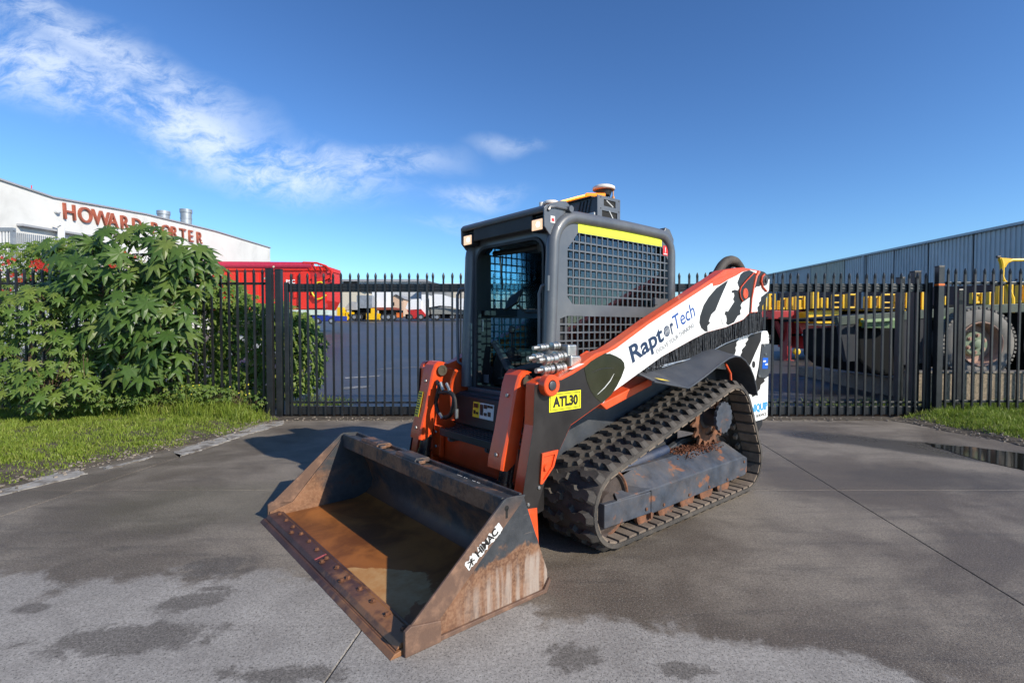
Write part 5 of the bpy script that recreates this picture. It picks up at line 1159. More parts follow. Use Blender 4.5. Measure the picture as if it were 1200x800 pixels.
ca = shrub('castor_plant', 'large castor plant with broad dark star leaves leaning over the black fence', 'shrub',
    [E_(160, 305, Yc, .95, .42, .34, 1.3), E_(212, 300, Yc, .50, .40, .34, .8), E_(110, 320, Yc, .75, .40, .40, 1.3), E_(232, 312, Yc, .30, .3, .22, .5), E_(85, 285, Yc, .45, .3, .10, .35), E_(160, 370, Yc - .1, .80, .42, .55, 2.6), E_(195, 400, Yc - .05, .38, .35, .42, 1.2),
     E_(105, 385, Yc, .52, .35, .60, 1.3), E_(80, 340, Yc, .45, .35, .30, .6), E_(170, 430, Yc, .40, .3, .25, .6), E_(215, 330, Yc, .35, .3, .28, .6), E_(160, 274, Yc, .70, .3, .12, .62)],
    370, 300, .290, [(8, 1, 305, .30), (9, 2, 310, .22), (7, 3, 290, .38), (8, 4, 300, .15)], CASTOR, (-5.2, 7.5, 0), 21, up=.62, front=.55,
    stems=[([(-5.2, 7.62, 0), (-5.25, 7.55, .7), (-5.0, 7.45, 1.5), (-4.9, 7.4, 2.5)], [.045, .038, .03, .015]), ([(-5.3, 7.6, .0), (-5.6, 7.5, .8), (-5.9, 7.4, 1.6), (-5.8, 7.4, 2.3)], [.035, .03, .02, .012]),
           ([(-5.2, 7.55, .6), (-4.8, 7.45, 1.2), (-4.6, 7.4, 2.0)], [.03, .02, .012])])
shrub('castor_plant', 'pale green young castor plant at the left edge in front of the fence', 'shrub',
    [E_(30, 365, 7.2, .60, .35, .38, 1.4), E_(-30, 380, 7.1, .6, .35, .6, 1.2), E_(60, 350, 7.2, .50, .3, .18, .9), E_(40, 420, 7.1, .70, .38, .45, 2.0), E_(60, 455, 6.95, .65, .35, .28, 1.6), E_(-10, 450, 6.9, .5, .3, .3, 1.0), E_(100, 462, 7.1, .35, .25, .18, .5)],
    560, 230, .155, [(8, 11, 300, .22), (9, 12, 310, .15), (7, 13, 290, .30)], CASTY, (-6.9, 7.2, 0), 22, up=.7, front=.6,
    stems=[([(-6.9, 7.3, 0), (-6.8, 7.25, .8), (-6.7, 7.2, 1.6)], [.03, .02, .01]), ([(-6.5, 7.2, 0), (-6.4, 7.15, .6), (-6.5, 7.1, .9)], [.02, .015, .01])])
shrub('flowering_shrub', 'bushy shrub with red flowers behind the fence at the far left', 'shrub',
    [E_(20, 320, 9.2, 1.1, .6, .55, 2), E_(85, 305, 9.2, .85, .6, .42, 1.6), E_(125, 320, 9.0, .7, .5, .5, 1), E_(-60, 330, 9.2, 1.0, .6, .6, 1), E_(50, 380, 9.0, 1.6, .6, .8, 2), E_(140, 400, 9.0, 1.0, .5, .9, 1.6), E_(40, 445, 8.7, 1.6, .4, .5, 1.2), E_(165, 340, 8.9, .9, .4, .5, 1.3), E_(190, 400, 8.8, .7, .4, .8, 1.3), E_(150, 445, 8.6, 1.2, .3, .4, 1.0)],
    7600, 0, .088, [(5, 31, 260, .25), (5, 32, 240, .1), (6, 33, 280, .3)], IVY, (-8.2, 9.1, 0), 23, up=.45, front=.5,
    stems=[([(-8.2, 9.2, 0), (-8.3, 9.2, 1.2), (-8.6, 9.2, 2.3)], [.05, .04, .02]), ([(-7.6, 9.2, 0), (-7.4, 9.2, 1.2), (-7.2, 9.1, 2.3)], [.05, .03, .015])])
shrub('leafy_shrub', 'light green shrub behind the fence next to the left gate posts', 'shrub',
    [E_(235, 400, 8.7, .60, .4, .90, 2.2), E_(285, 400, 8.6, .55, .4, .85, 2.2), E_(325, 405, 8.5, .50, .35, .80, 1.8), E_(360, 418, 8.6, .32, .3, .62, 1.5), E_(350, 385, 8.6, .25, .25, .30, .6), E_(262, 350, 8.7, .40, .35, .40, 1.0), E_(300, 450, 8.3, .9, .3, .28, 1.4), E_(225, 340, 8.8, .5, .35, .35, .8), E_(355, 375, 8.7, .16, .2, .12, .3)],
    3600, 0, .115, [(5, 41, 250, .25), (6, 42, 280, .15), (5, 43, 230, .35)], IVY, (-4.6, 8.6, 0), 24, up=.5, front=.55,
    stems=[([(-4.6, 8.7, 0), (-4.7, 8.7, 1.0), (-5.0, 8.7, 2.1)], [.04, .03, .012]), ([(-4.1, 8.6, 0), (-3.9, 8.6, .8), (-3.7, 8.6, 1.5)], [.03, .02, .01])])
fl = bpy.data.objects['flowering_shrub']; rs = random.Random(44); REDP = leafmat('petal', [(.1, (.50, .02, .02)), (.5, (.62, .03, .02)), (.9, (.55, .05, .06))], .2, .5)
b = mb()
for (u, v, k) in ((12, 305, 2), (45, 309, 5), (52, 313, 4), (10, 322, 2), (30, 327, 3), (128, 313, 3), (195, 325, 2), (240, 320, 3), (5, 340, 3), (60, 345, 2), (215, 330, 2), (110, 345, 2), (80, 310, 1), (150, 300, 2), (218, 345, 2)):
    for j in range(k * 3):
        p = at(u + rs.uniform(-9, 9), v + rs.uniform(-5, 5), 8.45) - Vector(fl.location)
        for q in range(5):
            a = q * 1.2566 + rs.random(); d1 = Vector((math.cos(a), -.35, math.sin(a))) * .035; d2 = Vector((math.cos(a + .5), -.2, math.sin(a + .5))) * .028; b.add([p, p + d2 * .8, p + d1, p + Vector((math.cos(a - .5), -.2, math.sin(a - .5))) * .022], [(0, 1, 2, 3)])
b.build('blossoms', REDP, fl, kind='stuff')
b = mb()
for i in range(26):
    p = at(rs.uniform(0, 330), rs.uniform(300, 450), 8.5) - Vector(fl.location); b.lathe(p, (0, -1, .3), [(0, .012), (.008, .02), (.014, .012)], 6)
b.build('pale_buds', mat('pale_bud', (.55, .50, .38), .7, var=.3, vscale=20), fl, kind='stuff')
# low weeds along the fence foot
shrub('weeds', 'low leafy weeds with small yellow flowers at the foot of the left fence', 'weeds',
    [E_(190, 458, 7.6, .8, .25, .16, 2), E_(120, 466, 7.3, .8, .25, .14, 2), E_(240, 462, 7.7, .5, .2, .15, 1), E_(300, 468, 7.9, .35, .2, .16, .6)], 1500, 0, .055, [(5, 51, 260, .3), (5, 52, 240, .2)], CASTY, (-5.4, 7.6, 0), 25, up=.8, front=.3)
wd = bpy.data.objects['weeds']; b = mb()
for i in range(22):
    p = at(rs.uniform(205, 300), rs.uniform(448, 463), 7.62) - Vector(wd.location); b.lathe(p, (0, -1, .6), [(0, .006), (.004, .011), (.007, .004)], 6)
b.build('blossoms', mat('yellow_petal', (.65, .55, .04), .6), wd, kind='stuff')
# ================================================================= YARD AND BUILDINGS BEYOND
RED = mat('red_paint', (.60, .022, .012), .42, var=.08, vscale=1.0); DRED = mat('dark_red_paint', (.38, .018, .020), .45, var=.15, vscale=1.5)
YEL = mat('yellow_machine_paint', (.80, .48, .008), .42, var=.08, vscale=2); TRK = mat('truck_green_paint', (.035, .060, .045), .5, var=.2, vscale=3, dust=.2)
LGREEN = mat('light_green_panel', (.13, .22, .10), .5, var=.2, vscale=3); TYRE = mat('old_tyre', (.16, .155, .145), .85, var=.25, vscale=6, bump=.3, dust=.4, dustcol=(.30, .27, .23)); TYRED = mat('tyre', (.02, .02, .02), .8, var=.2)
RIM = mat('rusty_cream_rim', (.38, .24, .18), .7, var=.3, vscale=8); HUBG = mat('pale_green_hub', (.17, .22, .14), .6, var=.25, vscale=8); DARKC = mat('underbody', (.006, .007, .008), .85, var=.3, spec=.2)
WPAINT = mat('white_wall', (.62, .62, .60), .7, var=.06, vscale=.6, space='World', bump=.05, bscale=4, col2=(.52, .52, .50), c2scale=.5, c2lo=.5, c2hi=.7); WTANK = mat('white_tank', (.72, .73, .74), .4, var=.05, vscale=1); LET = mat('copper_red_letters', (.33, .085, .045), .5, var=.1)
GREYROOF = mat('grey_roofing', (.30, .31, .33), .6, var=.12, vscale=.5, space='World'); CREAM = mat('cream_wall', (.55, .50, .40), .8, var=.08, space='World'); PINK = mat('salmon_wall', (.55, .38, .27), .8, var=.08, space='World')
CORR = mat('blue_grey_sheeting', (.44, .46, .47), .5, var=.10, vscale=.4, space='World'); CORRB = mat('faded_beige_sheeting', (.50, .47, .38), .6, var=.1, space='World'); BRICK = mat('dark_brick', (.095, .048, .042), .85, var=.3, vscale=8, space='World')
GALV = mat('galvanised', (.30, .33, .36), .45, metal=.4, var=.15, vscale=3, space='World'); BLOCKM = mat('exposed_aggregate_block', (.27, .215, .15), .9, var=.35, vscale=22, bump=.6, bscale=60, col2=(.17, .14, .10), c2scale=30, space='World')
YELHOSE = mat('yellow_hose', (.75, .62, .02), .5); BLUEP = mat('royal_blue_paint', (.01, .03, .25), .4); ORCR = mat('orange_crate', (.70, .17, .03), .5)
HILL = mat('far_hill', (.05, .08, .04), .9, var=.3, vscale=.1, space='World')

# ---- white works building on the left
XW = -20.0
hw = empty('works_building', (XW, 30, yard(30)), label='long white building with copper red wall letters behind the left fence', category='building')
HO = Vector(hw.location)
def wall_pt(u, v): # on the plane x = XW
    r = ray(u, v); t_ = XW / r.x; return Vector((0, 0, CH)) + r * t_
top = [wall_pt(u, v) for u, v in ((-260, 128), (0, 211), (61, 231.5), (170, 251), (252, 271), (316.5, 290.5))]
b = mb(); pr = [(p.y - HO.y, p.z - HO.z) for p in top]; y0, y1 = pr[0][0], pr[-1][0]
b.prism(pr + [(y1, -3.0), (y0, -3.0)], -14, 0, 'x'); b.build('wall', WPAINT, hw)
b = mb()
for (a, c) in zip(pr, pr[1:]):
    d_v = Vector((0, c[0] - a[0], c[1] - a[1])); m_ = Vector((-.10, (a[0] + c[0]) / 2, (a[1] + c[1]) / 2 + .02)); b.obox(m_, (1, 0, 0), d_v, Vector((1, 0, 0)).cross(d_v), .18, d_v.length / 2, .035)
b.build('parapet_capping', GREYROOF, hw)
lt = 'HOWARD PORTER'; xs0, xs1 = 75.5, 232.0
# letters: equal steps along the wall from u=75 to u=237
pA, pB = wall_pt(72, 256), wall_pt(237.5, 286); pAt = wall_pt(75, 237)
dirw = (pB - pA); Lw = dirw.length; dirw.normalize(); adv = Lw / 12.55
pos = 0.0
for ch in lt:
    if ch == ' ': pos += adv * .75; continue
    o = text('letter', ch, 1.03, pA - HO + dirw * pos + Vector((.06, 0, 0)), dirw, (0, 0, 1), LET, hw, .05, bold=.0); o.data.transform(Matrix.Diagonal((1, .9, 1, 1)) if False else Matrix.Identity(4)); pos += adv * (1.10 if ch == 'W' else .98)
def wbox(name, u0, u1, v0, v1, d0, d1, m, bev=0):
    a = wall_pt(u0, v0); c = wall_pt(u1, v1); b = mb(); z0, z1 = sorted((a.z, wall_pt((u0 + u1) / 2, v1).z)); b.box(d0, d1, a.y - HO.y, c.y - HO.y, z0 - HO.z, z1 - HO.z); return b.build(name, m, hw, bevel=bev)
b = mb(); p0, p1 = wall_pt(19, 262), wall_pt(110, 277); p2, p3 = wall_pt(19, 264.5), wall_pt(110, 279); b.prism([(p0.y - HO.y, p0.z - HO.z), (p1.y - HO.y, p1.z - HO.z), (p3.y - HO.y, p3.z - HO.z), (p2.y - HO.y, p2.z - HO.z)], .0, .25, 'x'); b.build('ledge', GREYROOF, hw)
pp = [wall_pt(57, 262), wall_pt(61.5, 263), wall_pt(62.5, 268), wall_pt(62, 290)]; b = mb(); b.tube([p - HO + Vector((.35, 0, 0)) for p in pp], .13, 10); b.build('down_pipe', WTANK, hw, smooth=True)
a = wall_pt(65, 247); b = mb(); b.lathe(a - HO, (1, 0, 0), [(0, .12), (.15, .12), (.2, .06)], 10); b.build('wall_lamp', WTANK, hw)
for (u0, u1, vt, vb_) in ((210, 220, 250, 268), (235, 245, 248, 273)):
    a = wall_pt((u0 + u1) / 2, vb_); tp_ = wall_pt((u0 + u1) / 2, vt); r_ = (wall_pt(u1, vt).y - wall_pt(u0, vt).y) * .13; q = a - HO + Vector((-1.2, 0, 0)); k = .33
    b = mb(); b.cyl((q.x, q.y, q.z - .6), (q.x, q.y, tp_.z - HO.z + .1), k, 12); b.cyl((q.x, q.y, tp_.z - HO.z - .1), (q.x, q.y, tp_.z - HO.z + .12), k * 1.12, 12)
    for j in range(3): b.cyl((q.x, q.y, tp_.z - HO.z - .5 - j * .4), (q.x, q.y, tp_.z - HO.z - .45 - j * .4), k * 1.06, 12)
    b.build('exhaust_stack', GALV, hw, smooth=True)
b = mb(); a = wall_pt(51, 231); b.cyl(a - HO + Vector((-.5, 0, -.5)), a - HO + Vector((-.5, 0, .5)), .02, 6); b.build('mast', RED, hw)
rl = empty('yard_railing', (-15.5, 17.2, yard(17)), label='thin grey security railing in front of the white building at the far left', category='railing')
b = mb(); RO = Vector(rl.location)
tl = [at(u, v, 17.2) for u, v in ((14, 272), (60, 278), (110, 283))]
for i in range(46):
    u = 14 + i * 2.3; v = 272 + (u - 14) * .12; p = at(u, v, 17.2) - RO; b.box(p.x - .012, p.x + .012, -.012, .012, 0, p.z)
b.box(tl[0].x - RO.x, tl[2].x - RO.x, -.02, .02, tl[2].z - RO.z - .3, tl[2].z - RO.z - .26); b.build('bars', GALV, rl)
ga = empty('steel_gate_frame', (at(4, 300, 17).x, 17.0, yard(17)), label='blue-grey steel framed mesh gate at the far left behind the shrubs', category='gate'); b = mb(); z_ = at(8, 267, 17).z - ga.location.z
b.box(-.55, -.45, -.05, .05, 0, z_); b.box(.28, .38, -.05, .05, 0, z_ - .1); b.box(-1.5, .38, -.06, .06, z_ - .12, z_); 
for i in range(16): b.box(-1.4 + i * .105, -1.385 + i * .105, -.01, .01, 0, z_ - .12)
b.build('frame', GALV, ga)

# ---- blue-grey corrugated shed on the right
sh = empty('corrugated_shed', (0, 0, 0), label='long blue-grey corrugated shed with a dark brick base behind the right fence', category='building')
SD = Vector((.232, 1, 0)).normalized()
def shed_at(u, v):   # on the wall plane through (20+.232*Y, Y)
    r = ray(u, v); t_ = 20.0 / (r.x - .232 * r.y); return Vector((0, 0, CH)) + r * t_
y_s = [14.0]; 
def wx(Y, off=0): return 20 + .232 * Y + off
rp0, rp1 = shed_at(1200, 263), shed_at(900, 322.5); kz = (rp1.z - rp0.z) / (rp1.y - rp0.y); roofz = lambda Y: rp0.z + (Y - rp0.y) * kz
bp0, bp1 = shed_at(1180, 333), shed_at(965, 341); kb = (bp1.z - bp0.z) / (bp1.y - bp0.y); brz = lambda Y: bp0.z + (Y - bp0.y) * kb
pitch_ = .38; k = 0; Y = 12.0; YE = rp1.y; nsh = 0
prev = None; shs = []
segs = [12.0 + i * ((YE - 12.0) / 14) for i in range(15)]
for si, (ya, yb) in enumerate(zip(segs, segs[1:])):
    pa_, pb_ = [], []; Y = ya; vs = []; fs = []; i = 0
    while Y < yb - 1e-6:
        for (dy, off) in ((0, 0), (.10, 0), (.14, .055), (.26, .055), (.30, 0)):
            yy_ = min(Y + dy, yb); vs += [(wx(yy_, -off), yy_, brz(yy_)), (wx(yy_, -off), yy_, roofz(yy_))]
        Y += pitch_
    n_ = len(vs) // 2; fs = [(2 * i, 2 * i + 1, 2 * i + 3, 2 * i + 2) for i in range(n_ - 1)]
    um = 600 + F * wx((ya + yb) / 2) / ((ya + yb) / 2)
    b = mb(); b.add(vs, fs); link('wall_sheet', b.mesh('wall_sheet', CORRB if 948 < um < 985 else (CORR, mat('blue_grey_sheeting_faded', (.47, .48, .48), .55, var=.14, vscale=.5, space='World'), mat('blue_grey_sheeting_dirty', (.40, .42, .43), .55, var=.16, vscale=.7, space='World'))[(si * 7) % 3], recalc=False), sh)
b = mb(); b.prism([(wx(12, .05), 12.0), (wx(YE, .05), YE), (wx(YE, 22), YE), (wx(12, 22), 12.0)], -1, 3.0, 'z'); b.build('brick_base_core', DARKC, sh)
b = mb(); b.add([(wx(12), 12, -1), (wx(YE), YE, -1), (wx(YE), YE, brz(YE)), (wx(12), 12, brz(12)), (wx(12, .3), 12, -1), (wx(YE, .3), YE, -1), (wx(YE, .3), YE, brz(YE)), (wx(12, .3), 12, brz(12))], [(0, 1, 2, 3), (4, 5, 6, 7), (0, 3, 7, 4), (1, 2, 6, 5), (3, 2, 6, 7)]); b.build('brick_wall', BRICK, sh)
b = mb()
for j in range(18):   # raked brick courses as proud bands
    z_ = .0 + j * .17; b.add([(wx(12, -.012), 12, z_ + .45), (wx(YE, -.012), YE, z_ + 2.3 if z_ + 2.3 < brz(YE) else brz(YE)), (wx(YE, -.012), YE, min(z_ + 2.4, brz(YE))), (wx(12, -.012), 12, z_ + .55)], [(0, 1, 2, 3)])
b.build('brick_courses', BRICK, sh)
b = mb(); b.add([(wx(12, -.25), 12, roofz(12)), (wx(YE, -.25), YE, roofz(YE)), (wx(YE, -.25), YE, roofz(YE) + .14), (wx(12, -.25), 12, roofz(12) + .14), (wx(12, .1), 12, roofz(12)), (wx(YE, .1), YE, roofz(YE)), (wx(YE, .1), YE, roofz(YE) + .14), (wx(12, .1), 12, roofz(12) + .14)],
                [(0, 1, 2, 3), (4, 5, 6, 7), (0, 1, 5, 4), (2, 3, 7, 6), (0, 3, 7, 4), (1, 2, 6, 5)]); b.build('gutter', GALV, sh)
b = mb(); b.add([(wx(12, 0), 12, roofz(12) + .05), (wx(YE, 0), YE, roofz(YE) + .05), (wx(YE, 22), YE, roofz(YE) + 1.5), (wx(12, 22), 12, roofz(12) + 1.5)], [(0, 1, 2, 3)]); b.build('roof', GREYROOF, sh)
for u in (1014, 912): p = shed_at(u, 320); b = mb(); b.cyl((p.x - .15, p.y, 1.0), (p.x - .15, p.y, roofz(p.y)), .11, 8); b.build('down_pipe', CORR, sh)
b = mb(); b.add([(wx(YE), YE, -1), (wx(YE, 22), YE, -1), (wx(YE, 22), YE, roofz(YE) + 1.5), (wx(YE), YE, roofz(YE))], [(0, 1, 2, 3)]); b.build('end_wall', CORR, sh)

# ---- things parked on the yard
def thing(name, label_, cat, u, v, Y, group=None, rz=0):
    p = at(u, v, Y); return empty(name, (p.x, Y, yard(Y)), rz, label=label_, category=cat, group=group)
def pbox(o, name, u0, u1, v0, v1, Y, dep, m, bev=.01, dy=0):
    """box whose front face spans those picture positions at distance Y"""
    a = at(u0, v1, Y); c = at(u1, v0, Y); O = o.location; b = mb(); b.box(a.x - O.x, c.x - O.x, Y - O.y + dy, Y - O.y + dep + dy, a.z - O.z, c.z - O.z); return b.build(name, m, o, bevel=bev)
def pprism(o, name, pts, Y, dep, m, bev=.01):
    O = o.location; b = mb(); b.prism([((at(u, v, Y).x - O.x), at(u, v, Y).z - O.z) for u, v in pts], Y - O.y, Y - O.y + dep); return b.build(name, m, o, bevel=bev)
def wheel(o, u, v, Y, rad, wd_=.3, m=None, rim=None):
    p = at(u, v, Y) - o.location; b = mb(); b.lathe(p, (0, 1, 0), [(0, rad * .62), (.01, rad * .9), (.06, rad), (wd_ - .06, rad), (wd_, rad * .9)], 24); w_ = b.build('wheel', m or TYRED, o, smooth=True)
    b = mb(); b.lathe(p - Vector((0, .008, 0)), (0, 1, 0), [(0, rad * .5), (.004, rad * .55), (.02, rad * .3)], 16); b.build('rim', rim or GALV, w_); return w_
# red tipping bin
Yb = 34; rb_ = thing('tipper_bin', 'large bright red tipper bin with a rolled tarpaulin behind the left gate posts', 'tipper bin', 320, 375, Yb)
pprism(rb_, 'bin', [(225, 313), (383, 316), (383, 352), (378, 362), (235, 352), (225, 345)], Yb, 2.6, RED)
O = rb_.location
for u in (236, 258, 280, 302, 324, 346, 362):
    a = at(u, 320, Yb) - O; c = at(u, 349, Yb) - O; b = mb(); b.box(a.x - .10, a.x + .10, -.10, .0, c.z, a.z); b.build('rib', RED, rb_, bevel=.01)
pbox(rb_, 'top_rim', 225, 384, 312, 317, Yb, 2.7, RED, .02, -.12)
pb0 = at(222, 310, Yb) - O; pb1 = at(366, 310.5, Yb) - O; b = mb(); b.cyl((pb0.x, .0, pb0.z - .02), (pb1.x, .0, pb1.z - .05), .24, 14); b.build('rolled_tarpaulin', mat('crimson_tarpaulin', (.42, .02, .06), .6), rb_, smooth=True)
b = mb(); zz = [(356, 313), (361, 309), (364, 316), (368, 309), (372, 317), (375, 309), (379, 318), (383, 312), (388, 320)]; b.tube([at(u, v, Yb) - O + Vector((0, -.16, 0)) for u, v in zz], .045, 6); b.tube([at(u, v, Yb) - O + Vector((0, -.16, 0)) for u, v in ((356, 308), (372, 308.5), (383, 312), (390, 318), (389, 328))], .07, 6); b.build('tarpaulin_frame', RED, rb_, smooth=True)
pprism(rb_, 'headboard', [(352, 318), (360, 318), (361, 362), (352, 362)], Yb - .3, .8, RED)
pprism(rb_, 'end_frame', [(361, 319), (388, 320), (388, 331), (382, 334), (380, 338), (381, 360), (361, 362)], Yb - .05, .5, DRED)
pprism(rb_, 'gusset', [(361, 330), (386, 322), (386, 326), (361, 336)], Yb - .2, .3, RED); pbox(rb_, 'lower_panel', 361, 380, 346, 361, Yb - .2, .3, RED); pbox(rb_, 'ram', 366, 369, 324, 352, Yb - .28, .25, RED)
b = mb()
for cvx in (((367, 340), (370, 346), (374, 351), (379, 350), (385, 346)), ((372, 335), (375, 331.5), (379, 331), (384, 334))): b.tube([at(u, v, Yb) - O + Vector((0, -.42, 0)) for u, v in cvx], .05, 6)
b.build('hoses', YELHOSE, rb_, smooth=True)
text('lettering', 'PSC', .34, at(336, 330, Yb) - O + Vector((0, -.12, -.12)), (1, 0, 0), (0, 0, 1), WTANK, rb_, .01, bold=.01, spacing=1.1)
pbox(rb_, 'subframe', 250, 378, 358, 364, Yb, 2.2, DRED); pbox(rb_, 'chassis', 240, 372, 364, 368, Yb + .3, 1.6, DARKC)
for u in (270, 284, 298): wheel(rb_, u, 377, Yb, .48)
# blue and white trailer nose under it
tn = thing('dolly_trailer', 'blue trailer dolly with white panels under the nose of the red bin', 'trailer', 380, 376, Yb - 1)
pbox(tn, 'body', 336, 384, 363, 369, Yb - 1.0, 1.5, mat('pale_green_white', (.5, .58, .52), .5)); pbox(tn, 'frame', 366, 398, 370, 376, Yb - 1.0, 1.5, BLUEP); pbox(tn, 'side_box', 345, 365, 369, 375, Yb - .9, 1.4, DARKC)
for u in (372, 388): wheel(tn, u, 376, Yb - 1.1, .20)
# far row of parked units
Yf = 56.0
def far_unit(name, label_, cat, u, parts, Y=Yf, group=None, wheels=()):
    o = thing(name, label_, cat, u, 374, Y, group)
    for p in parts:
        if p[0] == 'b': pbox(o, p[1], *p[2:6], Y + p[6], p[7], p[8], .02)
        else: pprism(o, p[1], p[2], Y + p[3], p[4], p[5])
    for u_ in wheels: wheel(o, u_, 371.5, Y - .2, .33)
    return o
far_unit('counterweight', 'stepped yellow counterweight frame nearest the red bin', 'counterweight', 397, [('p', 'block', [(395, 375), (395, 360), (401, 360), (401, 366), (404, 366), (404, 375)], 0, 1.5, YEL), ('p', 'foot_frame', [(405, 375), (405, 365.5), (412, 365.5), (412, 368), (407.5, 368), (407.5, 375)], 0, 1, YEL)])
far_unit('counterweight', 'stepped yellow counterweight in front of the white silo boxes', 'counterweight', 436, [('p', 'block', [(429, 374.5), (429, 367), (434.5, 367), (434.5, 361), (438, 361), (438, 367), (442, 367), (442, 374.5)], 0, 1.5, YEL)])
far_unit('hopper', 'grey steel hopper among the distant machines', 'hopper', 425, [('b', 'bin', 418, 436, 346, 361, 1.5, 3, GALV), ('p', 'chute', [(404, 361), (410, 353), (418, 355), (418, 363), (404, 363)], 1, 2, GREYROOF), ('b', 'base', 412, 434, 361, 374, 2.0, 2.5, DARKC)], wheels=(415, 421))
far_unit('storage_tank', 'square white storage tank with seams in the distant row', 'tank', 444, [('b', 'tank', 436, 451, 340, 361, 2.5, 3, WTANK), ('b', 'base', 436, 462, 360, 363, 1, 3, mat('rust_red_chassis', (.22, .05, .03), .7)), ('b', 'undercarriage', 444, 468, 363, 372, 1.5, 2, DARKC)], wheels=(449, 455, 461))
far_unit('crate', 'small bright orange crate on the far side of the yard', 'crate', 467, [('b', 'body', 464.5, 470, 367, 372, 0, .8, ORCR), ('b', 'lid', 464.2, 470.3, 366.5, 367.2, -.05, .9, ORCR)])
tk = far_unit('tanker_truck', 'white tanker on a red chassis in the distant row', 'truck', 487, [('p', 'tank', [(475, 361), (478, 354), (483, 350.5), (492, 350), (494, 353), (494, 362), (478, 363)], .5, 3, WTANK), ('b', 'cab', 494, 501, 345, 369, .6, 2.5, WTANK), ('p', 'chassis', [(477, 363), (494, 363), (500, 370), (491, 373), (487, 374), (480, 371)], .3, 2, mat('bright_red_chassis', (.45, .02, .02), .5)), ('b', 'underside', 475, 500, 368, 373.5, .9, 1.6, DARKC)], wheels=(480, 493))
far_unit('tanker_trailer', 'big white tank trailer with grey landing legs in the distant row', 'trailer', 525, [('p', 'tank', [(503, 360), (503, 349), (508, 344.5), (518, 345), (530, 349), (548, 350), (548, 364), (536, 362), (528, 359), (515, 358)], 1, 3, WTANK), ('p', 'frame', [(505, 360), (548, 363), (548, 368), (505, 368)], 1.4, 2, mat('trailer_grey', (.20, .21, .20), .6)), ('b', 'landing_leg', 518.5, 520.3, 360, 374, .2, .3, GALV), ('b', 'underside', 503, 548, 368, 373, 1.8, 1.5, DARKC)], wheels=(508, 512, 530, 545))
# far buildings
fb = thing('warehouse', 'long pale grey warehouse on the horizon behind the left half of the gate', 'building', 450, 360, 95)
pprism(fb, 'wall', [(380, 372), (380, 333), (398, 328), (500, 330), (500, 372)], 95, 20, mat('pale_sheet_wall', (.50, .52, .54), .7, space='World')); pbox(fb, 'roof_band', 396, 500, 327, 330, 94.5, 21, GREYROOF)
pbox(fb, 'loading_bays', 404, 418, 338, 352, 94.6, .3, CREAM)
b2 = thing('warehouse', 'dark roofed gabled building on the horizon beside the cab', 'building', 510, 360, 90); pprism(b2, 'gable', [(494, 372), (494, 331), (503, 330), (523, 335), (523, 372)], 90, 12, mat('mid_grey_wall', (.20, .21, .22), .7, space='World')); pprism(b2, 'roof', [(493, 331.5), (503, 329.5), (524, 334.5), (524, 336.5), (503, 331.8), (493, 333.5)], 89.5, 13, mat('dark_roof', (.08, .09, .10), .6, space='World'))
b3 = thing('house', 'salmon coloured gabled house far behind the yard', 'house', 463, 360, 80); pprism(b3, 'wall', [(456, 372), (456, 350), (464, 346), (473, 350), (473, 372)], 80, 8, PINK); pprism(b3, 'roof', [(455, 350.5), (464, 345), (474, 350.5), (474, 349.2), (464, 343.8), (455, 349.2)], 79.7, 8.6, GREYROOF); pbox(b3, 'window', 459, 462, 354, 358, 79.9, .2, DARKC)
b4 = thing('warehouse', 'cream low building between the red bin and the hopper, far off', 'building', 400, 360, 82); pprism(b4, 'wall', [(385, 372), (385, 341), (418, 337), (430, 342), (430, 372)], 82, 8, CREAM); pprism(b4, 'roof', [(384, 341), (390, 333), (420, 334), (432, 341), (430, 342.5), (420, 338), (385, 342)], 81.7, 9, GREYROOF)
b = mb(); O = b4.location
for u in (394, 406, 414): p = at(u, 332.5, 82) - O; b.box(p.x - .5, p.x + .5, 0, 1, p.z - .5, p.z + .4)
b.build('roof_vents', DARKC, b4)
b5 = thing('warehouse', 'long low pale building on the horizon right of the dark gable', 'building', 545, 360, 100); pbox(b5, 'wall', 520, 700, 336, 372, 100, 15, mat('beige_wall', (.48, .44, .38), .8, space='World')); pbox(b5, 'roof', 518, 702, 332, 336, 99.5, 16, WTANK)
hl_ = mb(); hv = [(-260 + i * 12, 230, 9 + 3 * math.sin(i * .7) + 2 * math.sin(i * 1.9)) for i in range(60)]; hl_.add([(x, y, 0) for x, y, z in hv] + hv + [(x, y + 90, z * .8) for x, y, z in hv], [(i, i + 1, 61 + i, 60 + i) for i in range(59)] + [(60 + i, 61 + i, 121 + i, 120 + i) for i in range(59)]); 
hl_.build('hills', HILL, smooth=True, kind='structure')
# patio umbrella / rotating cowl seen above the gate between cab and arm
cw = thing('roof_cowl', 'small green capped ventilation cowl above the gate between the cab and the arm', 'vent', 828, 340, 30); O = cw.location; p = at(828, 325, 30) - O
b = mb(); b.lathe((0, 0, 0), (0, 0, 1), [(0, .30), (p.z - .9, .30)], 10); b.box(-.35, .35, -.35, .35, p.z - 1.0, p.z - .85); b.build('pillar', GALV, cw); b = mb(); b.lathe((0, 0, p.z - .75), (0, 0, 1), [(0, .35), (.25, .35), (.38, .70), (.5, .5), (.62, .1)], 14); b.build('cap', mat('weathered_green', (.10, .13, .10), .7), cw)

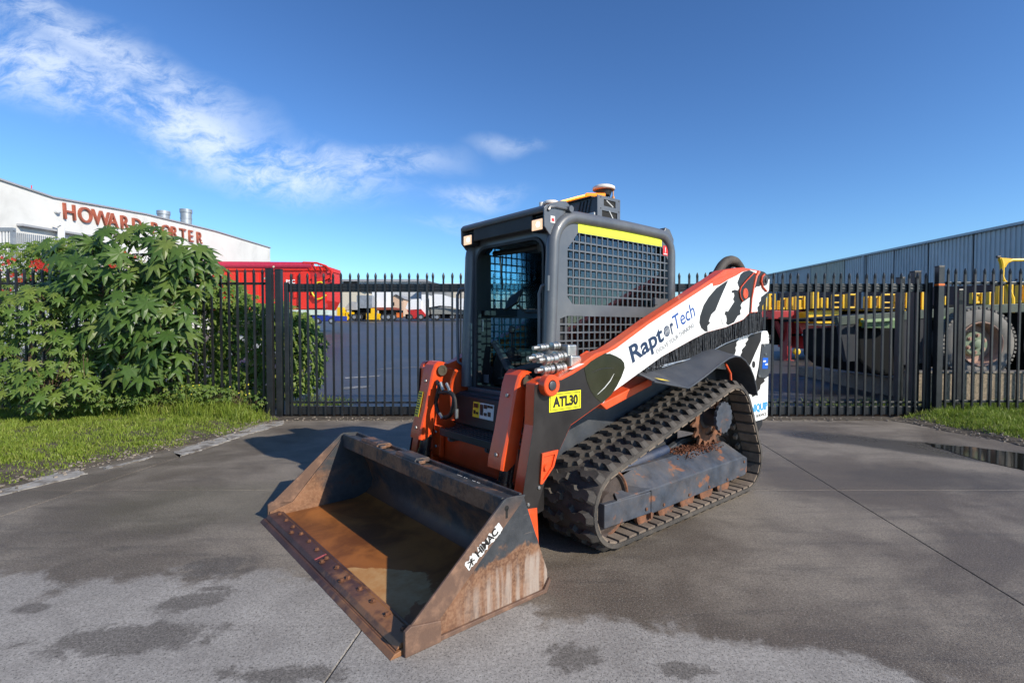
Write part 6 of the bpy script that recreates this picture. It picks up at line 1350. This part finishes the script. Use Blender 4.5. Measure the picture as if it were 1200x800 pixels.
# ---- red low loader with yellow frames
Yr = 16.0
rt = thing('low_loader', 'dark red low loader trailer carrying yellow frames behind the gate', 'trailer', 940, 400, Yr)
pprism(rt, 'gooseneck', [(780, 364), (946, 364), (948, 391), (940, 391), (933, 374), (780, 372)], Yr, 2.2, DRED, .02)
pprism(rt, 'deck', [(946, 380), (985, 381), (985, 392), (940, 391)], Yr, 2.2, DRED, .02); pprism(rt, 'toolbox', [(945, 394), (986, 394), (988, 411), (946, 409)], Yr + .15, 1.8, DRED, .02)
pbox(rt, 'white_edge', 946, 984, 380.0, 381.4, Yr, .1, WTANK, .0, -.03)
for (u0, u1) in ((893, 900), (913, 926), (946, 954), (964, 978)): pbox(rt, 'slot', u0, u1, 371.5 if u0 < 940 else 387.5, 373.5 if u0 < 940 else 390, Yr, .05, HOLE, 0, -.02)
pbox(rt, 'landing_leg', 922, 928, 374, 423, Yr + .1, .3, DRED); pbox(rt, 'landing_foot', 919, 931, 422, 426, Yr, .5, DRED); pbox(rt, 'underframe', 900, 940, 374, 404, Yr + 1.0, .6, DARKC)
pprism(rt, 'brace', [(908, 376), (912, 376), (922, 400), (919, 402)], Yr + .3, .15, DRED, .0)
text('chassis_number', 'H3', .16, at(964, 403, Yr) - rt.location + Vector((0, .14, 0)), (1, 0, 0), (0, 0, 1), LABWHITE, rt, .005)
def frame_unit(label_, u0, u1, v0, v1, Y, wdt, mid=False, panel=False, group='yellow frames carried on the low loader'):
    o = thing('yellow_frame', label_, 'frame', (u0 + u1) / 2, v1, Y, group); o.location.z = at(u0, v1, Y).z
    pbox(o, 'upright', u0, u0 + wdt, v0, v1, Y, .12, YEL); pbox(o, 'upright', u1 - wdt, u1, v0, v1, Y, .12, YEL); pbox(o, 'cross_bar', u0 + wdt, u1 - wdt, v0, v0 + 2, Y, .06, YEL, .01, .03); pbox(o, 'cross_bar', u0 + wdt, u1 - wdt, v1 - 3, v1 - .3, Y, .06, YEL, .01, .03)
    if mid: pbox(o, 'cross_bar', u0 + wdt, u1 - wdt, (v0 + v1) / 2, (v0 + v1) / 2 + 1.5, Y, .06, YEL, .01, .06)
    if panel: pbox(o, 'panel', u0 + wdt, u1 - wdt, v0 + 4, v1 - 3.2, Y, .02, YEL, .0, .05)
frs = [(892, 899, 349, 363, 3, 1, 0), (901, 909, 344, 363, 2.6, 1, 1), (911, 914, 352, 363, 1.2, 0, 0), (916, 923, 349, 363, 1.6, 0, 0), (925, 930, 348, 363, 2, 0, 0), (932, 944, 347, 363, 2, 0, 1), (952, 960, 342, 363, 2.4, 0, 0), (962, 971, 349, 363, 2.4, 1, 1),
       (976, 990, 345, 362, 2.4, 1, 0), (993, 1006, 344, 362, 2.2, 0, 0), (1014, 1022, 347, 365, 2.6, 0, 1), (1024, 1032, 347, 362, 2.2, 0, 0), (1035, 1052, 344, 363, 2, 1, 0), (1055, 1063, 343, 363, 1.6, 1, 0), (1065, 1073, 342, 363, 3, 1, 0), (1075, 1083, 342, 363, 3, 0, 1),
       (1107, 1112, 347, 360, 2, 0, 0), (1139, 1156, 343, 356, 6, 0, 1), (1159, 1166, 342, 357, 2.4, 0, 1), (1170, 1177, 335, 357, 2.2, 1, 0), (1181, 1188, 333, 357, 3.2, 0, 0), (1193, 1204, 334, 355, 4, 1, 0)]
ordw = 'first second third fourth fifth sixth seventh eighth ninth tenth eleventh twelfth thirteenth fourteenth fifteenth sixteenth'.split()
for i, f in enumerate(frs): frame_unit(('%s yellow frame from the left in the row behind the gate' % ordw[i]) if i < 16 else ('%s yellow frame behind the fence right of the gate posts' % ordw[i - 16]), *f[:4], Yr - .3 + (i % 3) * .5, f[4], f[5], f[6])
yb = thing('spreader_beam', 'wide yellow spreader beam lying on the red trailer', 'beam', 1000, 380, Yr - .6); yb.location.z = at(1000, 380, Yr - .6).z
pprism(yb, 'web', [(947, 365), (957, 366), (957, 362.5), (1062, 362), (1062, 367), (1010, 371), (985, 371), (981, 379), (958, 379), (952, 374), (947, 378)], Yr - .6, .8, YEL); pbox(yb, 'flange', 957, 1064, 361, 363, Yr - .75, 1.1, DARKC)
for (u, v) in ((935, 412), (955, 414)):
    o = thing('chain_block', 'round yellow chain block hanging low under the red trailer, %s one' % ('left' if u < 940 else 'right'), 'chain block', u, v, Yr - .2); o.location.z = at(u, v, Yr - .2).z
    b = mb(); b.lathe((0, 0, 0), (0, 1, 0), [(0, .06), (.02, .10), (.12, .10), (.14, .06)], 12); b.build('drum', YEL, o, smooth=True); b = mb(); b.box(-.03, .03, .02, .10, -.20, -.09); b.build('hook', YEL, o)
yd = thing('gooseneck_arm', 'curved yellow crane arm end reaching over the right fence', 'crane arm', 1190, 315, 12.0); O = yd.location; b = mb()
pth = [at(u, v, 12) - O for u, v in ((1172, 303), (1174, 309), (1174.5, 318), (1174, 324), (1176, 329), (1180, 333), (1186, 350), (1186, 372))]; pth.append(Vector((pth[-1].x, 0, 0))); b.tube(pth, [.05, .045, .04, .04, .04, .045, .05, .05, .06], 8)
pth = [at(u, v, 12) - O for u, v in ((1176, 313), (1180, 307), (1186, 304.6), (1215, 304.3), (1260, 304.0))]; b.tube(pth, .035, 8); b.prism([((at(u, v, 12) - O).x, (at(u, v, 12) - O).z) for u, v in ((1170.5, 302), (1184, 303), (1178, 308), (1175, 314), (1172, 309))], -.03, .03)
b.build('bar', YEL, yd, smooth=True); p = at(1170, 301, 12) - O; b = mb(); b.lathe(p, (1, 0, 0), [(-.04, .03), (.04, .03)], 8); b.build('end_cap', PLASTIC, yd)
fd2 = thing('flatbed_trailer', 'dark flatbed trailer carrying the yellow frames, mostly hidden behind the green truck', 'trailer', 1150, 380, Yr - .5)
pbox(fd2, 'deck', 986, 1420, 363.5, 371, Yr - .6, 2.6, DARKC); pbox(fd2, 'chassis', 986, 1420, 371, 380, Yr - .1, 1.2, DARKC); pbox(fd2, 'rack', 1100, 1290, 357.2, 363.3, Yr - .5, 1.6, DARKC)
for u in (1010, 1050, 1300, 1345, 1390): wheel(fd2, u, 391, Yr - .5, .48)
for i, (u, v, w__, h__) in enumerate(((424, 441, .35, .10), (417, 453, .25, .14), (478, 430, .8, .05), (700, 430, .6, .05), (960, 440, .9, .05))):
    r = ray(u, v); t_ = (CH + .0 + 7.9 * .042) / (.042 * r.y - r.z); p = Vector((0, 0, CH)) + r * t_
    b = mb(); pl = irregular([(p.x - w__, p.y - h__ - w__ * .5), (p.x + w__, p.y - h__ + w__ * .5), (p.x + w__, p.y + h__ + w__ * .5), (p.x - w__, p.y + h__ - w__ * .5)], 5, .05, i); b.add([(x, y, yard(y) - .010) for x, y in pl], [tuple(range(len(pl)))]); b.build('yard_marking', mat('worn_white_marking', (.22, .23, .24), .8, var=.5, vscale=6, space='World'), kind='structure')
# ---- old green truck
Yt = 9.3
tr_ = thing('flatbed_truck', 'old dark green flatbed truck with big dusty wheels parked behind the right fence', 'truck', 1100, 430, Yt)
pprism(tr_, 'deck_rail', [(981, 371), (1084, 363), (1160, 357), (1290, 352), (1290, 362), (1160, 367), (1084, 373), (983, 381)], Yt, .12, TRK, .005)
pprism(tr_, 'deck', [(984, 372.5), (1084, 364.5), (1290, 354), (1290, 358), (1084, 370), (984, 376)], Yt + .13, 2.0, DARKC, .0)
pprism(tr_, 'side_skirt', [(983.5, 381.5), (1003, 380), (1003, 423), (992, 424)], Yt + .02, .10, mat('navy_skirt', (.010, .014, .022), .7), .005)
pprism(tr_, 'front_bulk', [(1004, 386), (1086, 380), (1090, 433), (1045, 441), (1022, 437), (1006, 422)], Yt + .10, 1.8, DARKC, .05)
pprism(tr_, 'hinged_panel', [(1013, 376), (1048, 374), (1052, 377), (1052, 384.5), (1013, 384)], Yt - .10, .09, LGREEN, .005); pprism(tr_, 'panel_lip', [(1012, 374.5), (1048, 372.5), (1053, 375.5), (1013, 378)], Yt - .2, .09, mat('pale_green_lip', (.28, .40, .20), .5), .004)
pprism(tr_, 'toolbox', [(1055, 375), (1085, 373), (1085, 425), (1058, 428)], Yt + .02, .5, mat('navy_box', (.007, .010, .018), .7), .01)
pprism(tr_, 'mudguard', [(1102, 372), (1118, 368), (1118, 371), (1104, 375)], Yt - .02, .4, LGREEN, .004)
pprism(tr_, 'rear_body', [(1160, 368), (1290, 363), (1290, 440), (1196, 438), (1188, 395)], Yt + .45, 1.5, DARKC, .0)
pprism(tr_, 'chassis', [(1090, 375), (1160, 368), (1200, 400), (1290, 405), (1290, 425), (1090, 430)], Yt + .6, .8, DARKC, .0)
pbox(tr_, 'marker_lamp', 1007, 1010, 373, 382, Yt, .06, YEL, 0, -.04)
for k_, (u, v) in enumerate(((1149, 403), (1262, 405))):
    p = at(u, v, Yt - .2) - tr_.location; rad = 43.5 / F * (Yt - .2); b = mb(); b.lathe(p, (0, 1, 0), [(.0, rad * .60), (-.015, rad * .66), (-.02, rad * .78), (.01, rad * .92), (.05, rad * .99), (.30, rad * .99), (.34, rad * .9)], 56, cap=False)
    for j in range(56):
        a = 2 * math.pi * j / 56; c_ = Vector((math.cos(a), 0, math.sin(a))); t_ = Vector((-math.sin(a), 0, math.cos(a))); b.obox(p + c_ * rad * .975 + Vector((0, .10, 0)), t_, (0, 1, 0), c_, rad * .032, .09, rad * .028)
    wh = b.build('wheel', TYRE, tr_, smooth=True, ang=30)
    b = mb(); b.lathe(p, (0, 1, 0), [(-.022, rad * .60), (-.030, rad * .585), (-.022, rad * .565), (.02, rad * .54), (.16, rad * .50), (.17, rad * .02)], 40, cap=False); b.build('rim', RIM, wh, smooth=True)
    b = mb(); b.lathe(p + Vector((0, .16, 0)), (0, -1, 0), [(0, rad * .34), (.06, rad * .33), (.075, rad * .30)], 30); b.lathe(p + Vector((0, .086, 0)), (0, -1, 0), [(0, rad * .13), (.05, rad * .12), (.06, rad * .08)], 16); hb = b.build('hub', HUBG, wh, smooth=True)
    for j in range(6):
        a = 2 * math.pi * j / 6 + .4; q = p + Vector((math.cos(a) * rad * .235, .084, math.sin(a) * rad * .235)); b = mb(); b.lathe(q, (0, -1, 0), [(0, rad * .055), (.012, rad * .055), (.012, rad * .035), (.03, rad * .03)], 8); b.build('wheel_nut', RIM, hb)
# concrete block plinth in front of the wheels
cb = empty('concrete_block', (8.9, 8.75, 0), label='long exposed aggregate concrete block below the truck wheel behind the right fence', category='concrete block'); x0 = at(1073, 440, 8.6).x; zt_ = at(1100, 437.5, 8.6).z
b = mb(); b.box(x0 - 8.9, 14 - 8.9, -.15, .12, -.02, zt_); b.build('plinth', BLOCKM, cb, bevel=.012, seg=3)
b = mb(); b.box(x0 - 8.9 + .002, 14 - 8.9, -.165, .125, zt_ + .001, zt_ + .035); b.build('coping', mat('weathered_coping', (.20, .18, .15), .9, var=.3, vscale=12, bump=.4, space='World'), cb, bevel=.01)
b = mb(); b.box(x0 + .35 - 8.9, 14 - 8.9, .121, 4.0, .0, .395); b.build('raised_pad', CONC, cb)
# parked car glimpsed through the shrub
sg = thing('parked_car', 'white car glimpsed through the light green shrub behind the fence', 'car', 285, 400, 13.5); O = sg.location
pprism(sg, 'body', [(262, 408), (262, 396), (272, 392), (280, 384), (318, 384), (328, 394), (340, 398), (340, 408)], 13.5, 1.7, mat('car_silver', (.4, .42, .45), .3)); pprism(sg, 'window', [(276, 392), (283, 386), (315, 386), (322, 393)], 13.46, .03, DARKC, 0)
for u in (274, 328): wheel(sg, u, 410, 13.4, .30, .2)
